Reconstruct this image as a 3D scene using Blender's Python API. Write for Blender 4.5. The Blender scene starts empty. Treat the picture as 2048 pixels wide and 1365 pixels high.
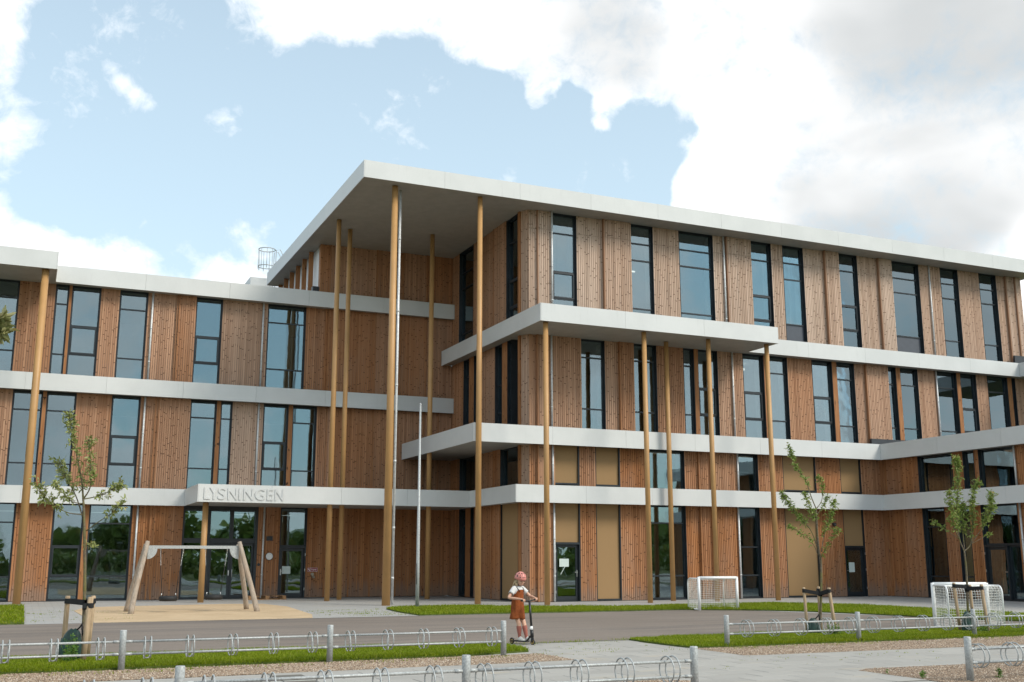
import bpy, bmesh, math, random
from mathutils import Vector, Matrix, noise

# directions of cloud banks (+) and clear patches (-): direction, inner and outer radius in degrees, amount
SKY_BLOBS = [
    ((-0.053, 0.895, 0.444), 0.3, 2.75, 0.55),
    ((-0.05, 0.91, 0.412), 0.36, 2.25, 0.7),
    ((-0.046, 0.933, 0.357), 0.48, 2.75, 0.7),
    ((-0.025, 0.936, 0.351), 0.18, 1.5, 0.5),
    ((-0.007, 0.937, 0.35), 0.12, 1.5, 0.45),
    ((-0.041, 0.947, 0.318), 0.48, 2.5, 0.65),
    ((-0.033, 0.912, 0.408), 0.12, 1.25, 0.35),
    ((0.025, 0.915, 0.403), 0.0, 1.25, 0.75),
    ((0.037, 0.918, 0.395), 0.0, 1.12, 0.8),
    ((0.05, 0.92, 0.389), 0.0, 1.12, 0.8),
    ((0.063, 0.922, 0.383), 0.0, 1.0, 0.75),
    ((0.073, 0.923, 0.379), 0.0, 0.75, 0.5),
    ((0.005, 0.924, 0.383), 0.0, 1.38, 0.6),
    ((0.005, 0.906, 0.423), 0.0, 1.12, 0.4),
    ((0.051, 0.947, 0.317), 0.0, 1.5, 0.35),
    ((0.081, 0.934, 0.349), 0.0, 0.88, 0.35),
    ((0.138, 0.893, 0.429), 0.0, 1.12, 0.35),
    ((0.026, 0.97, 0.241), 0.9, 4.25, 1.0),
    ((-0.029, 0.969, 0.245), 0.9, 3.75, 0.9),
    ((0.096, 0.968, 0.232), 0.9, 4.0, 0.9),
    ((0.176, 0.955, 0.237), 0.9, 3.75, 0.9),
    ((-0.011, 0.978, 0.206), 1.8, 7.5, 0.6),
    ((0.148, 0.965, 0.218), 1.8, 6.25, 0.6),
    ((0.206, 0.936, 0.287), 0.0, 0.75, 0.4),
    ((0.157, 0.867, 0.473), 0.48, 3.25, 0.9),
    ((0.203, 0.859, 0.47), 0.6, 3.25, 0.9),
    ((0.24, 0.846, 0.476), 0.48, 3.0, 0.8),
    ((0.272, 0.833, 0.482), 0.36, 2.5, 0.8),
    ((0.329, 0.822, 0.465), 0.72, 3.25, 1.0),
    ((0.376, 0.806, 0.457), 0.72, 3.25, 1.0),
    ((0.425, 0.786, 0.449), 0.84, 3.5, 1.0),
    ((0.469, 0.764, 0.443), 0.96, 3.5, 1.0),
    ((0.508, 0.745, 0.432), 0.96, 3.75, 1.0),
    ((0.562, 0.695, 0.449), 3.0, 11.25, 1.1),
    ((0.643, 0.668, 0.374), 3.6, 11.88, 1.1),
    ((0.69, 0.607, 0.394), 4.2, 16.25, 1.1),
    ((0.604, 0.715, 0.353), 1.8, 6.25, 1.0),
    ((0.562, 0.744, 0.361), 0.72, 3.0, 0.9),
    ((0.551, 0.768, 0.325), 0.72, 3.0, 0.9),
    ((0.527, 0.784, 0.327), 0.3, 1.75, 1.1),
    ((0.533, 0.786, 0.314), 0.24, 1.5, 0.9),
    ((0.697, 0.651, 0.3), 3.0, 11.25, 0.9),
    ((0.593, 0.747, 0.301), 1.2, 6.25, 0.8),
    ((0.395, 0.821, 0.412), 0.0, 1.25, 1.2),
    ((0.387, 0.83, 0.401), 0.0, 1.0, 0.6),
    ((0.449, 0.789, 0.419), 0.18, 1.38, 1.2),
    ((0.427, 0.8, 0.421), 0.06, 1.0, 0.5),
    ((0.45, 0.801, 0.395), 0.12, 1.25, 1.5),
    ((0.444, 0.813, 0.377), 0.0, 1.12, 1.4),
    ((0.439, 0.82, 0.368), 0.0, 0.62, 0.5),
    ((0.134, 0.926, 0.353), 3.0, 11, -0.75),
    ((0.279, 0.877, 0.392), 1.8, 8, -0.75),
    ((0.077, 0.951, 0.298), 1.2, 5, -0.6),
    ((0.489, 0.784, 0.383), 0.48, 3.0, -1.1),
    ((0.461, 0.818, 0.345), 0.9, 4.2, -1.0),
    ((0.371, 0.85, 0.374), 1.8, 6, -0.75),
    ((0.213, 0.93, 0.3), 1.2, 6, -0.6),
    ((0.339, 0.846, 0.412), 0.6, 2.6, -0.4),
    ((0.522, 0.771, 0.365), 0.18, 1.4, -0.6),
    ((0.063, 0.896, 0.439), 1.2, 6, -0.65),
    ((0.5, 0.794, 0.345), 0.24, 2, -0.7),
    ((0.438, 0.843, 0.314), 1.2, 5, -1.1),
    ((0.333, 0.889, 0.314), 1.2, 5, -0.7),
    ((0.238, 0.893, 0.382), 1.2, 5, -0.4),
    ((0.228, 0.931, 0.284), 0.6, 4, -0.6),
    ((0.121, 0.953, 0.277), 0.6, 3, -0.5),
    ((0.015, 0.933, 0.359), 0.6, 3.5, -0.7),
    ((-0.067, 0.936, 0.346), 1.8, 8, -0.8),
    ((0.298, 0.828, 0.475), 0.12, 1.2, -0.7),
    ((0.441, 0.808, 0.391), 0.48, 2.6, -0.8),
    ((0.498, 0.772, 0.396), 0.3, 2.0, -0.9),
    ((0.41, 0.817, 0.406), 0.24, 1.8, -0.5),
    ((0.336, 0.828, 0.449), 0.48, 2.25, 0.7),
    ((0.375, 0.804, 0.461), 0.6, 2.75, 0.5),
    ((0.001, 0.955, 0.298), 0.6, 2.5, -0.6),
    ((-0.003, 0.904, 0.428), 0.3, 2.5, -0.5),
    ((0.529, 0.755, 0.388), 0.18, 1.6, -0.6),
    ((0.491, 0.808, 0.325), 0.3, 2, -0.6),
    ((0.527, 0.76, 0.38), 0.12, 1.3, -0.5),
    ((0.643, 0.64, 0.421), 2.4, 11.25, 0.9),
    ((0.717, 0.612, 0.334), 1.8, 11.25, 0.7),
    ((0.623, 0.722, 0.302), 1.2, 7.5, 0.8),
    ((0.669, 0.611, 0.423), 2.4, 11.25, 0.9),
    ((0.692, 0.643, 0.328), 1.8, 10.0, 0.9),
    ((0.665, 0.689, 0.289), 1.2, 7.5, 0.8),
    ((0.67, 0.681, 0.296), 1.8, 10.0, 0.5),
    ((-0.008, 0.916, 0.402), 0.3, 2.5, -0.3),
    ((0.005, 0.955, 0.298), 0.3, 2.5, -0.35),
    ((0.05, 0.91, 0.411), 0.0, 1.5, 0.25),
    ((0.201, -0.959, 0.199), 1, 3.6, -1.2),
    ((0.079, -0.989, 0.127), 0.3, 2.4, -1.6),
    ((0.229, -0.966, 0.119), 0.6, 2.8, -1.2),
    ((0.541, -0.806, 0.24), 0.6, 3, -1.2),
    ((0.592, -0.776, 0.22), 0.5, 2.4, -1.0),
    ((0.613, -0.756, 0.232), 0.5, 2.4, -1.0),
    ((0.649, -0.726, 0.228), 0.5, 2.4, -1.0),
    ((0.128, -0.972, 0.199), 0.5, 2.4, -1.6),
    ((0.025, -0.979, 0.201), 2, 6, 1.0),
    ((0.444, -0.857, 0.261), 3, 7, 1.3),
    ((0.5, -0.836, 0.224), 1, 4, 0.8),
    ((0.705, -0.68, 0.202), 3, 7, 1.3),
    ((-0.001, -0.996, 0.09), 2, 7, 1.0),
    ((0.59, -0.799, 0.118), 3, 8, 0.8),
]
GREY_BLOBS = [
    ((0.668, 0.628, 0.399), 2, 9, 1.5),
    ((0.708, 0.6, 0.372), 2, 7, 1.0),
    ((0.65, 0.694, 0.311), 1.5, 7, 1.3),
    ((0.692, 0.657, 0.301), 1.5, 4.5, 0.6),
    ((0.44, 0.767, 0.467), 0.5, 4, 0.45),
    ((0.589, 0.706, 0.393), 1, 4, -0.5),
    ((0.677, 0.656, 0.334), 0.5, 2.5, -0.5),
    ((0.545, 0.758, 0.359), 1, 4, -0.6),
    ((-0.025, 0.928, 0.372), 2, 6, -0.5),
    ((0.083, 0.967, 0.239), 2, 7, -0.5),
    ((0.202, 0.855, 0.477), 2, 6, -0.4),
]
C = bpy.context.scene.collection
SC = bpy.context.scene
random.seed(7)
R = random.Random(11)

# ------------------------------------------------------------------ camera
cam_d = bpy.data.cameras.new('camera')
cam = bpy.data.objects.new('camera', cam_d)
C.objects.link(cam)
cam_d.sensor_fit = 'HORIZONTAL'
cam_d.sensor_width = 36.0
cam_d.lens = 36.0 * 2161.17 / 2048.0
cam_d.clip_start = 0.05
cam_d.clip_end = 6000.0
cam.location = (0, 0, 1.55)
_yaw, _pit = 0.418092, 0.198803
_f = Vector((math.sin(_yaw) * math.cos(_pit), math.cos(_yaw) * math.cos(_pit), math.sin(_pit)))
cam.rotation_euler = _f.to_track_quat('-Z', 'Y').to_euler()
SC.camera = cam

# ------------------------------------------------------------------ exposure
SC.view_settings.view_transform = 'Standard'
SC.view_settings.look = 'None'
SC.view_settings.exposure = 0.74
SC.view_settings.gamma = 1.0
SC.view_settings.use_curve_mapping = False
SC.cycles.max_bounces = 8
SC.cycles.transparent_max_bounces = 12
SC.cycles.use_denoising = True

# ------------------------------------------------------------------ sun (behind cloud: soft)
SUN_EL, SUN_AZ = math.radians(42), math.radians(142)      # azimuth from +Y towards +X
sun_d = bpy.data.lights.new('sun', 'SUN')
sun_d.energy = 1.75
sun_d.angle = math.radians(20)
sun_d.color = (1.0, 0.93, 0.82)
sun = bpy.data.objects.new('sun', sun_d)
C.objects.link(sun)
_s = Vector((math.sin(SUN_AZ) * math.cos(SUN_EL), math.cos(SUN_AZ) * math.cos(SUN_EL), math.sin(SUN_EL)))
sun.rotation_euler = (-_s).to_track_quat('-Z', 'Y').to_euler()
sun.location = _s * 100

# ------------------------------------------------------------------ sky
world = bpy.data.worlds.new('World')
SC.world = world
world.use_nodes = True
wn, wl = world.node_tree.nodes, world.node_tree.links
wn.clear()

class NT:
    """short hand for wiring node trees"""
    def __init__(s, tree): s.n, s.l = tree.nodes, tree.links
    def add(s, typ, **kw):
        nd = s.n.new(typ)
        for k, v in kw.items(): setattr(nd, k, v)
        return nd
    def put(s, sock, v):
        if isinstance(v, bpy.types.NodeSocket): s.l.new(v, sock)
        elif v is not None:
            try: sock.default_value = v
            except (TypeError, ValueError): sock.default_value = (*v, 1.0)
    def math(s, op, a, b=None, c=None, clamp=False):
        nd = s.add('ShaderNodeMath', operation=op, use_clamp=clamp)
        for i, v in enumerate((a, b, c)):
            if v is not None: s.put(nd.inputs[i], v)
        return nd.outputs[0]
    def vmath(s, op, a, b=None, scale=None):
        nd = s.add('ShaderNodeVectorMath', operation=op)
        s.put(nd.inputs[0], a)
        if b is not None: s.put(nd.inputs[1], b)
        if scale is not None: s.put(nd.inputs['Scale'], scale)
        return nd.outputs['Value'] if op in ('DOT_PRODUCT', 'LENGTH', 'DISTANCE') else nd.outputs[0]
    def mix(s, fac, a, b, blend='MIX'):
        nd = s.add('ShaderNodeMix', data_type='RGBA', blend_type=blend)
        s.put(nd.inputs[0], fac); s.put(nd.inputs[6], a); s.put(nd.inputs[7], b)
        return nd.outputs[2]
    def noise(s, vec, scale, detail=3.0, rough=0.55, dim='3D', dist=0.0):
        nd = s.add('ShaderNodeTexNoise', noise_dimensions=dim)
        if dim == '1D': s.put(nd.inputs['W'], vec)
        elif vec is not None: s.put(nd.inputs['Vector'], vec)
        s.put(nd.inputs['Scale'], scale); s.put(nd.inputs['Detail'], detail)
        s.put(nd.inputs['Roughness'], rough); s.put(nd.inputs['Distortion'], dist)
        return nd.outputs[0]
    def ramp(s, fac, stops):
        nd = s.add('ShaderNodeValToRGB')
        e = nd.color_ramp.elements
        while len(e) < len(stops): e.new(0.5)
        for el, (p, c) in zip(e, stops):
            el.position = p; el.color = (*c, 1.0) if len(c) == 3 else c
        s.put(nd.inputs[0], fac)
        return nd.outputs[0]
    def step(s, v, a, b):
        nd = s.add('ShaderNodeMapRange', interpolation_type='SMOOTHSTEP')
        s.put(nd.inputs[0], v); s.put(nd.inputs[1], a); s.put(nd.inputs[2], b)
        return nd.outputs[0]
    def xyz(s, v):
        nd = s.add('ShaderNodeSeparateXYZ'); s.put(nd.inputs[0], v)
        return nd.outputs
    def comb(s, x, y, z):
        nd = s.add('ShaderNodeCombineXYZ')
        for i, v in enumerate((x, y, z)): s.put(nd.inputs[i], v)
        return nd.outputs[0]
    def bump(s, h, strength=0.3, dist=0.01):
        nd = s.add('ShaderNodeBump')
        s.put(nd.inputs['Strength'], strength); s.put(nd.inputs['Distance'], dist); s.put(nd.inputs['Height'], h)
        return nd.outputs[0]

W = NT(world.node_tree)
sky = W.add('ShaderNodeTexSky', sky_type='NISHITA', sun_disc=False, sun_elevation=SUN_EL, sun_rotation=SUN_AZ)
sky.air_density, sky.dust_density, sky.ozone_density = 1.0, 0.9, 1.4
gen = W.add('ShaderNodeTexCoord').outputs['Generated']
dirn = W.vmath('NORMALIZE', gen)
dx, dy, dz = W.xyz(dirn)
# cloud layer: project the direction on a flat layer so that clouds shrink towards the horizon
inv = W.math('DIVIDE', 1.0, W.math('MAXIMUM', W.math('ADD', dz, 0.12), 0.05))
layer = W.comb(W.math('MULTIPLY', dx, inv), W.math('MULTIPLY', dy, inv), 0.0)
n_big = W.noise(W.vmath('ADD', layer, (7.3, 5.2, 0.0)), 0.62, 2.0, 0.5)
n_det = W.noise(W.vmath('ADD', W.vmath('MULTIPLY', dirn, (1.0, 1.0, 1.35)), (0.7, 0.2, 0.4)), 11.0, 9.0, 0.60, dist=0.35)
n_fine = W.noise(dirn, 46.0, 7.0, 0.66, dist=0.5)

def toward(d):
    v = Vector(d); v.normalize(); return tuple(v)
def blob(d, r0, r1, amt):
    """a bank of cloud (or a clear patch) round one direction of the sky"""
    c = W.vmath('DOT_PRODUCT', dirn, toward(d))
    a = W.step(c, math.cos(math.radians(r1)), math.cos(math.radians(r0)))
    return W.math('MULTIPLY', a, amt)
bank = W.math('MULTIPLY', W.math('SUBTRACT', n_big, 0.54), 1.6)
for args in SKY_BLOBS:
    bank = W.math('ADD', bank, blob(*args))
bank = W.math('MULTIPLY', W.math('TANH', W.math('MULTIPLY', bank, 1.35)), 0.78)
det = W.math('ADD', W.math('MULTIPLY', W.math('SUBTRACT', n_det, 0.5), 3.3), W.math('MULTIPLY', W.math('SUBTRACT', n_fine, 0.5), 1.6))
dens = W.math('ADD', bank, det)
mask = W.math('MAXIMUM', W.step(dens, -0.74, 1.02), 0.10)
# thick parts turn grey underneath
n_grey = W.noise(W.vmath('ADD', W.vmath('MULTIPLY', dirn, (1.0, 1.0, 1.9)), (1.9, 4.3, 0.6)), 5.0, 4.0, 0.42, dist=0.2)
gsum = 0.0
for args in GREY_BLOBS:
    gsum = W.math('ADD', gsum, blob(*args))
gsum = W.math('ADD', W.math('TANH', gsum), W.math('MULTIPLY', W.math('SUBTRACT', n_grey, 0.5), 3.4))
grey = W.math('MULTIPLY', W.step(bank, 0.1, 0.7), W.step(gsum, -0.35, 1.5))
sky_lin = W.vmath('SCALE', sky.outputs[0], None, 0.105)
hz = W.step(dz, 0.75, 0.02)
pale = W.mix(W.math('ADD', 0.28, W.math('MULTIPLY', hz, 0.36)), W.vmath('MULTIPLY', sky_lin, (0.76, 1.05, 1.02)), (0.505, 0.615, 0.665))
cloud = W.mix(grey, (0.84, 0.84, 0.84), (0.415, 0.43, 0.435))
full = W.mix(mask, pale, cloud)
bg = W.add('ShaderNodeBackground')
W.put(bg.inputs[0], full)
bg.inputs[1].default_value = 1.0
wo = W.add('ShaderNodeOutputWorld')
wl.new(bg.outputs[0], wo.inputs[0])

# ------------------------------------------------------------------ mesh helpers
class MB:
    """collects faces for ONE mesh"""
    def __init__(s): s.v, s.f, s.uv, s.sm = [], [], [], []
    def face(s, pts, uv=None, smooth=False):
        b = len(s.v); s.v.extend([tuple(p) for p in pts]); s.f.append(list(range(b, b + len(pts))))
        s.uv.append(uv); s.sm.append(smooth)
    def grid(s, rows, close=False, smooth=True, cap=False):
        """rows of points joined by quads; close joins each row's ends"""
        b = len(s.v); n = len(rows[0])
        for r in rows: s.v.extend([tuple(p) for p in r])
        m = n if close else n - 1
        for i in range(len(rows) - 1):
            for j in range(m):
                k = (j + 1) % n
                s.f.append([b + i*n + j, b + i*n + k, b + (i+1)*n + k, b + (i+1)*n + j]); s.uv.append(None); s.sm.append(smooth)
        if cap:
            s.f.append([b + j for j in range(n)][::-1]); s.uv.append(None); s.sm.append(False)
            s.f.append([b + (len(rows)-1)*n + j for j in range(n)]); s.uv.append(None); s.sm.append(False)
    def hexa(s, p):
        """8 corners: 0-3 bottom loop, 4-7 top loop"""
        b = len(s.v); s.v.extend([tuple(q) for q in p])
        for q in ((3,2,1,0), (4,5,6,7), (0,1,5,4), (1,2,6,5), (2,3,7,6), (3,0,4,7)):
            s.f.append([b + i for i in q]); s.uv.append(None); s.sm.append(False)
    def box(s, x0, x1, y0, y1, z0, z1):
        s.hexa([(x0,y0,z0),(x1,y0,z0),(x1,y1,z0),(x0,y1,z0),(x0,y0,z1),(x1,y0,z1),(x1,y1,z1),(x0,y1,z1)])
    def obox(s, c, ax, ay, az, hx, hy, hz):
        c, ax, ay, az = Vector(c), Vector(ax)*hx, Vector(ay)*hy, Vector(az)*hz
        s.hexa([c-ax-ay-az, c+ax-ay-az, c+ax+ay-az, c-ax+ay-az, c-ax-ay+az, c+ax-ay+az, c+ax+ay+az, c-ax+ay+az])
    def bar(s, a, b, w, h, up=(0,0,1)):
        a, b = Vector(a), Vector(b); d = (b-a); L = d.length; d.normalize()
        x = d.cross(Vector(up))
        if x.length < 1e-4: x = d.cross(Vector((1,0,0)))
        x.normalize(); y = x.cross(d)
        s.obox((a+b)/2, x, d, y, w/2, L/2, h/2)
    def tube(s, pts, rad, n=8, cap=True, closed=False, smooth=True):
        pts = [Vector(p) for p in pts]; k = len(pts)
        rad = rad if isinstance(rad, (list, tuple)) else [rad]*k
        rows = []; ref = None
        for i, p in enumerate(pts):
            if closed: d = pts[(i+1) % k] - pts[i-1]
            else: d = pts[min(i+1, k-1)] - pts[max(i-1, 0)]
            d.normalize()
            if ref is None:
                ref = d.cross(Vector((0,0,1)))
                if ref.length < 1e-3: ref = Vector((1,0,0))
            ref = (ref - d*ref.dot(d)); ref.normalize()
            q = d.cross(ref)
            rows.append([p + (ref*math.cos(t) + q*math.sin(t))*rad[i] for t in [2*math.pi*j/n for j in range(n)]])
        if closed: rows.append(rows[0])
        s.grid(rows, close=True, smooth=smooth, cap=cap and not closed)
    def disc(s, c, nrm, r, n=20):
        nrm = Vector(nrm).normalized(); x = nrm.orthogonal().normalized(); y = nrm.cross(x)
        s.face([Vector(c) + x*r*math.cos(2*math.pi*i/n) + y*r*math.sin(2*math.pi*i/n) for i in range(n)])
    def prism(s, poly, z0, z1):
        a = sum(poly[i][0]*poly[(i+1) % len(poly)][1] - poly[(i+1) % len(poly)][0]*poly[i][1] for i in range(len(poly)))
        if a < 0: poly = poly[::-1]
        n = len(poly); b = len(s.v)
        s.v.extend([(x, y, z0) for x, y in poly]); s.v.extend([(x, y, z1) for x, y in poly])
        s.f.append([b+i for i in range(n)][::-1]); s.f.append([b+n+i for i in range(n)])
        for i in range(n): s.f.append([b+i, b+(i+1) % n, b+n+(i+1) % n, b+n+i])
        s.uv += [None]*(n+2); s.sm += [False]*(n+2)
    def ell(s, c, r, nu=12, nv=8, rot=None):
        rows = []
        for i in range(nv+1):
            t = math.pi*i/nv; row = []
            for j in range(nu):
                q = Vector((math.sin(t)*math.cos(2*math.pi*j/nu)*r[0], math.sin(t)*math.sin(2*math.pi*j/nu)*r[1], -math.cos(t)*r[2]))
                row.append(Vector(c) + (rot @ q if rot else q))
            rows.append(row)
        s.grid(rows, close=True)
    def build(s, name, m, parent=None, **props):
        me = bpy.data.meshes.new(name)
        me.from_pydata(s.v, [], s.f)
        if any(u is not None for u in s.uv):
            ul = me.uv_layers.new(name='UVMap')
            k = 0
            for f, u in zip(s.f, s.uv):
                for i in range(len(f)):
                    if u is not None: ul.data[k].uv = u[i]
                    k += 1
        me.polygons.foreach_set('use_smooth', s.sm)
        me.update()
        me.materials.append(m)
        o = bpy.data.objects.new(name, me); C.objects.link(o)
        if parent is not None: link(o, parent)
        for a, b in props.items(): o[a] = b
        return o

def link(o, parent):
    """parent without moving: parents here are unrotated empties or meshes with identity unless placed"""
    o.parent = parent
    if parent.location.length > 0 or any(parent.rotation_euler):
        o.matrix_parent_inverse = pm(parent).inverted()
    return o
def pm(o):
    return Matrix.Translation(o.location) @ o.rotation_euler.to_matrix().to_4x4()
def thing(name, label, cat, loc=(0,0,0), group=None):
    o = bpy.data.objects.new(name, None); C.objects.link(o)
    o.empty_display_size = 0.2
    o.location = loc; o['label'] = label; o['category'] = cat
    if group: o['group'] = group
    return o
def tag(o, label=None, cat=None, group=None, kind=None):
    if label: o['label'] = label
    if cat: o['category'] = cat
    if group: o['group'] = group
    if kind: o['kind'] = kind
    return o
def instance(src, parent, matrix=None):
    """copy of a mesh object, same mesh data, placed by matrix in world space"""
    c = src.copy(); C.objects.link(c); c.parent = parent
    c.matrix_parent_inverse = pm(parent).inverted() if parent is not None else Matrix()
    if matrix is not None: c.matrix_basis = matrix
    return c
def copy_tree(o, offset, label=None, parent=None):
    """a copy of a whole thing moved by offset; children hang on it by their parent inverse, so moving the root moves all"""
    c = o.copy(); C.objects.link(c)
    if parent is None:
        c.location = o.location + Vector(offset)
        if label: c['label'] = label
    else: c.parent = parent
    for ch in o.children: copy_tree(ch, offset, None, c)
    return c

# ------------------------------------------------------------------ materials
def mat(name, rough=0.6, metal=0.0, color=None, spec=0.5):
    m = bpy.data.materials.new(name); m.use_nodes = True
    t = NT(m.node_tree); t.n.clear()
    out = t.add('ShaderNodeOutputMaterial'); p = t.add('ShaderNodeBsdfPrincipled')
    t.l.new(p.outputs[0], out.inputs[0])
    t.p = p; t.out = out
    p.inputs['Roughness'].default_value = rough; p.inputs['Metallic'].default_value = metal
    p.inputs['Specular IOR Level'].default_value = spec
    if color: p.inputs['Base Color'].default_value = (*color, 1)
    return m, t
def pos(t): return t.add('ShaderNodeNewGeometry').outputs['Position']
def obj_rand(t): return t.add('ShaderNodeObjectInfo').outputs['Random']
def attr(t, name):
    a = t.add('ShaderNodeAttribute', attribute_type='OBJECT', attribute_name=name); return a.outputs['Fac']
M = {}
def plain(name, color, rough=0.6, metal=0.0, var=0.12, scale=6.0, bump=0.0, spec=0.5):
    m, t = mat(name, rough, metal, color, spec)
    P = pos(t)
    n = t.noise(P, scale, 4.0, 0.6)
    lo = tuple(c*(1-var) for c in color); hi = tuple(min(1, c*(1+var)) for c in color)
    t.put(t.p.inputs['Base Color'], t.mix(t.step(n, 0.3, 0.7), lo, hi))
    r = t.math('ADD', t.math('MULTIPLY', t.noise(P, scale*3.1, 3.0), 0.18), rough-0.09, clamp=True)
    t.put(t.p.inputs['Roughness'], r)
    if bump: t.put(t.p.inputs['Normal'], t.bump(t.noise(P, scale*9, 3.0), bump, 0.01))
    M[name] = m
    return m

BW = 0.0833
def wood():
    """vertical spruce boards: uv = (metres along the wall, height)"""
    m, t = mat('board cladding', 0.78, spec=0.25)
    uv = t.add('ShaderNodeUVMap', uv_map='UVMap').outputs[0]
    u, v, _ = t.xyz(uv)
    bu = t.math('DIVIDE', u, BW)
    bid = t.math('FLOOR', bu); fr = t.math('FRACT', bu)
    wn_ = t.add('ShaderNodeTexWhiteNoise', noise_dimensions='1D'); t.put(wn_.inputs['W'], bid)
    r1 = wn_.outputs['Value']; rc = t.xyz(wn_.outputs['Color'])
    weather = attr(t, 'weather')
    fresh = t.mix(r1, (0.325, 0.131, 0.047), (0.475, 0.212, 0.087))
    aged = t.mix(r1, (0.48, 0.345, 0.26), (0.66, 0.50, 0.395))
    col = t.mix(weather, fresh, aged)
    # grain streaks along each board
    g = t.noise(t.comb(t.math('ADD', t.math('MULTIPLY', fr, 2.6), t.math('MULTIPLY', rc[0], 70.0)), t.math('MULTIPLY', v, 0.75), 0.0), 3.2, 5.0, 0.62, dist=0.6)
    col = t.mix(t.math('MULTIPLY', t.step(g, 0.35, 0.75), 0.34), col, t.vmath('MULTIPLY', col, (0.55, 0.47, 0.40)))
    # broad patches of bleaching
    pn = t.noise(t.comb(t.math('MULTIPLY', u, 0.9), t.math('MULTIPLY', v, 0.3), 0.0), 1.3, 3.0)
    col = t.mix(t.math('MULTIPLY', t.step(pn, 0.42, 0.75), 0.30), col, (0.36, 0.255, 0.19))
    # long drips washed out of the boards
    dr = t.noise(t.comb(t.math('MULTIPLY', u, 5.0), t.math('MULTIPLY', v, 0.22), 0.0), 1.0, 4.0, 0.7)
    col = t.mix(t.math('MULTIPLY', t.step(dr, 0.54, 0.74), t.math('ADD', 0.12, t.math('MULTIPLY', weather, 0.38))), col, (0.20, 0.165, 0.14))
    # grey foot where rain splashes up
    foot = t.math('MULTIPLY', t.step(t.math('ADD', v, t.math('MULTIPLY', t.math('SUBTRACT', r1, 0.5), 0.35)), 0.75, 0.12), 0.6)
    col = t.mix(foot, col, (0.24, 0.19, 0.155))
    # knots: one lattice point per stretch of board
    w = t.math('ADD', t.math('DIVIDE', v, 0.50), t.math('MULTIPLY', rc[1], 37.0))
    cell = t.math('FLOOR', w); cf = t.math('FRACT', w)
    wk = t.add('ShaderNodeTexWhiteNoise', noise_dimensions='2D'); t.put(wk.inputs['Vector'], t.comb(bid, cell, 0.0))
    kx, ky, kz = t.xyz(wk.outputs['Color'])
    ox = t.math('SUBTRACT', fr, t.math('ADD', 0.35, t.math('MULTIPLY', kx, 0.3)))
    oy = t.math('SUBTRACT', cf, t.math('ADD', 0.2, t.math('MULTIPLY', ky, 0.6)))
    # slanted ellipse about 8 cm wide and 4 cm high
    sl = t.math('ADD', t.math('MULTIPLY', oy, 0.62), t.math('MULTIPLY', ox, t.math('MULTIPLY', t.math('SUBTRACT', kx, 0.5), 0.07)))
    d = t.math('SQRT', t.math('ADD', t.math('POWER', t.math('MULTIPLY', ox, 1.4), 2.0), t.math('POWER', t.math('DIVIDE', sl, 0.028), 2.0)))
    k = t.math('MULTIPLY', t.step(d, 1.0, 0.45), t.math('GREATER_THAN', kz, 0.44))
    col = t.mix(t.math('MULTIPLY', k, 0.82), col, (0.060, 0.026, 0.013))
    t.put(t.p.inputs['Base Color'], col)
    t.put(t.p.inputs['Normal'], t.bump(g, 0.25, 0.004))
    M['wood'] = m
wood()

def fin_wood():
    m, t = mat('smooth timber', 0.7, spec=0.3)
    P = pos(t); x, y, z = t.xyz(P)
    g = t.noise(t.comb(t.math('MULTIPLY', x, 14.0), t.math('MULTIPLY', y, 14.0), t.math('MULTIPLY', z, 0.8)), 1.6, 5.0, 0.6, dist=0.8)
    col = t.mix(t.step(g, 0.3, 0.72), (0.40, 0.185, 0.075), (0.26, 0.105, 0.04))
    kn = t.noise(t.comb(t.math('MULTIPLY', x, 9.0), t.math('MULTIPLY', y, 9.0), t.math('MULTIPLY', z, 4.0)), 1.0, 1.0)
    col = t.mix(t.step(kn, 0.69, 0.74), col, (0.06, 0.025, 0.012))
    col = t.mix(t.math('MULTIPLY', attr(t, 'weather'), 0.75), col, (0.30, 0.185, 0.125))
    t.put(t.p.inputs['Base Color'], col); M['fin'] = m
fin_wood()

def cladding_metal():
    """pale satin aluminium sheet"""
    m, t = mat('pale metal sheet', 0.42, 0.0, spec=0.5)
    P = pos(t)
    n = t.noise(P, 0.9, 4.0); n2 = t.noise(P, 38.0, 3.0, 0.7)
    col = t.mix(t.step(n, 0.3, 0.7), (0.615, 0.622, 0.612), (0.665, 0.67, 0.66))
    col = t.mix(t.math('MULTIPLY', t.math('SUBTRACT', n2, 0.4, clamp=True), 0.4), col, (0.42, 0.43, 0.42))
    col = t.mix(t.math('MULTIPLY', obj_rand(t), 0.25), col, (0.56, 0.565, 0.56))
    x, y, z = t.xyz(P)
    # faint run marks under the top edge
    run = t.noise(t.comb(t.math('MULTIPLY', x, 9.0), t.math('MULTIPLY', y, 9.0), t.math('MULTIPLY', z, 0.7)), 1.0, 4.0, 0.7)
    col = t.mix(t.math('MULTIPLY', t.step(run, 0.56, 0.8), 0.16), col, (0.36, 0.36, 0.34))
    t.put(t.p.inputs['Base Color'], col)
    t.put(t.p.inputs['Roughness'], t.math('ADD', 0.36, t.math('MULTIPLY', n, 0.2)))
    t.put(t.p.inputs['Normal'], t.bump(t.noise(P, 0.7, 2.0), 0.08, 0.05))
    M['fascia'] = m
cladding_metal()
plain('soffit', (0.38, 0.36, 0.33), 0.55, var=0.07, scale=2.5)
plain('roofing', (0.07, 0.072, 0.075), 0.85, var=0.2)
plain('frame', (0.016, 0.021, 0.026), 0.42, var=0.2, scale=3)
plain('flashing', (0.03, 0.035, 0.042), 0.5, var=0.2)
plain('column paint', (0.45, 0.25, 0.095), 0.5, var=0.06, scale=1.6)
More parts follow.
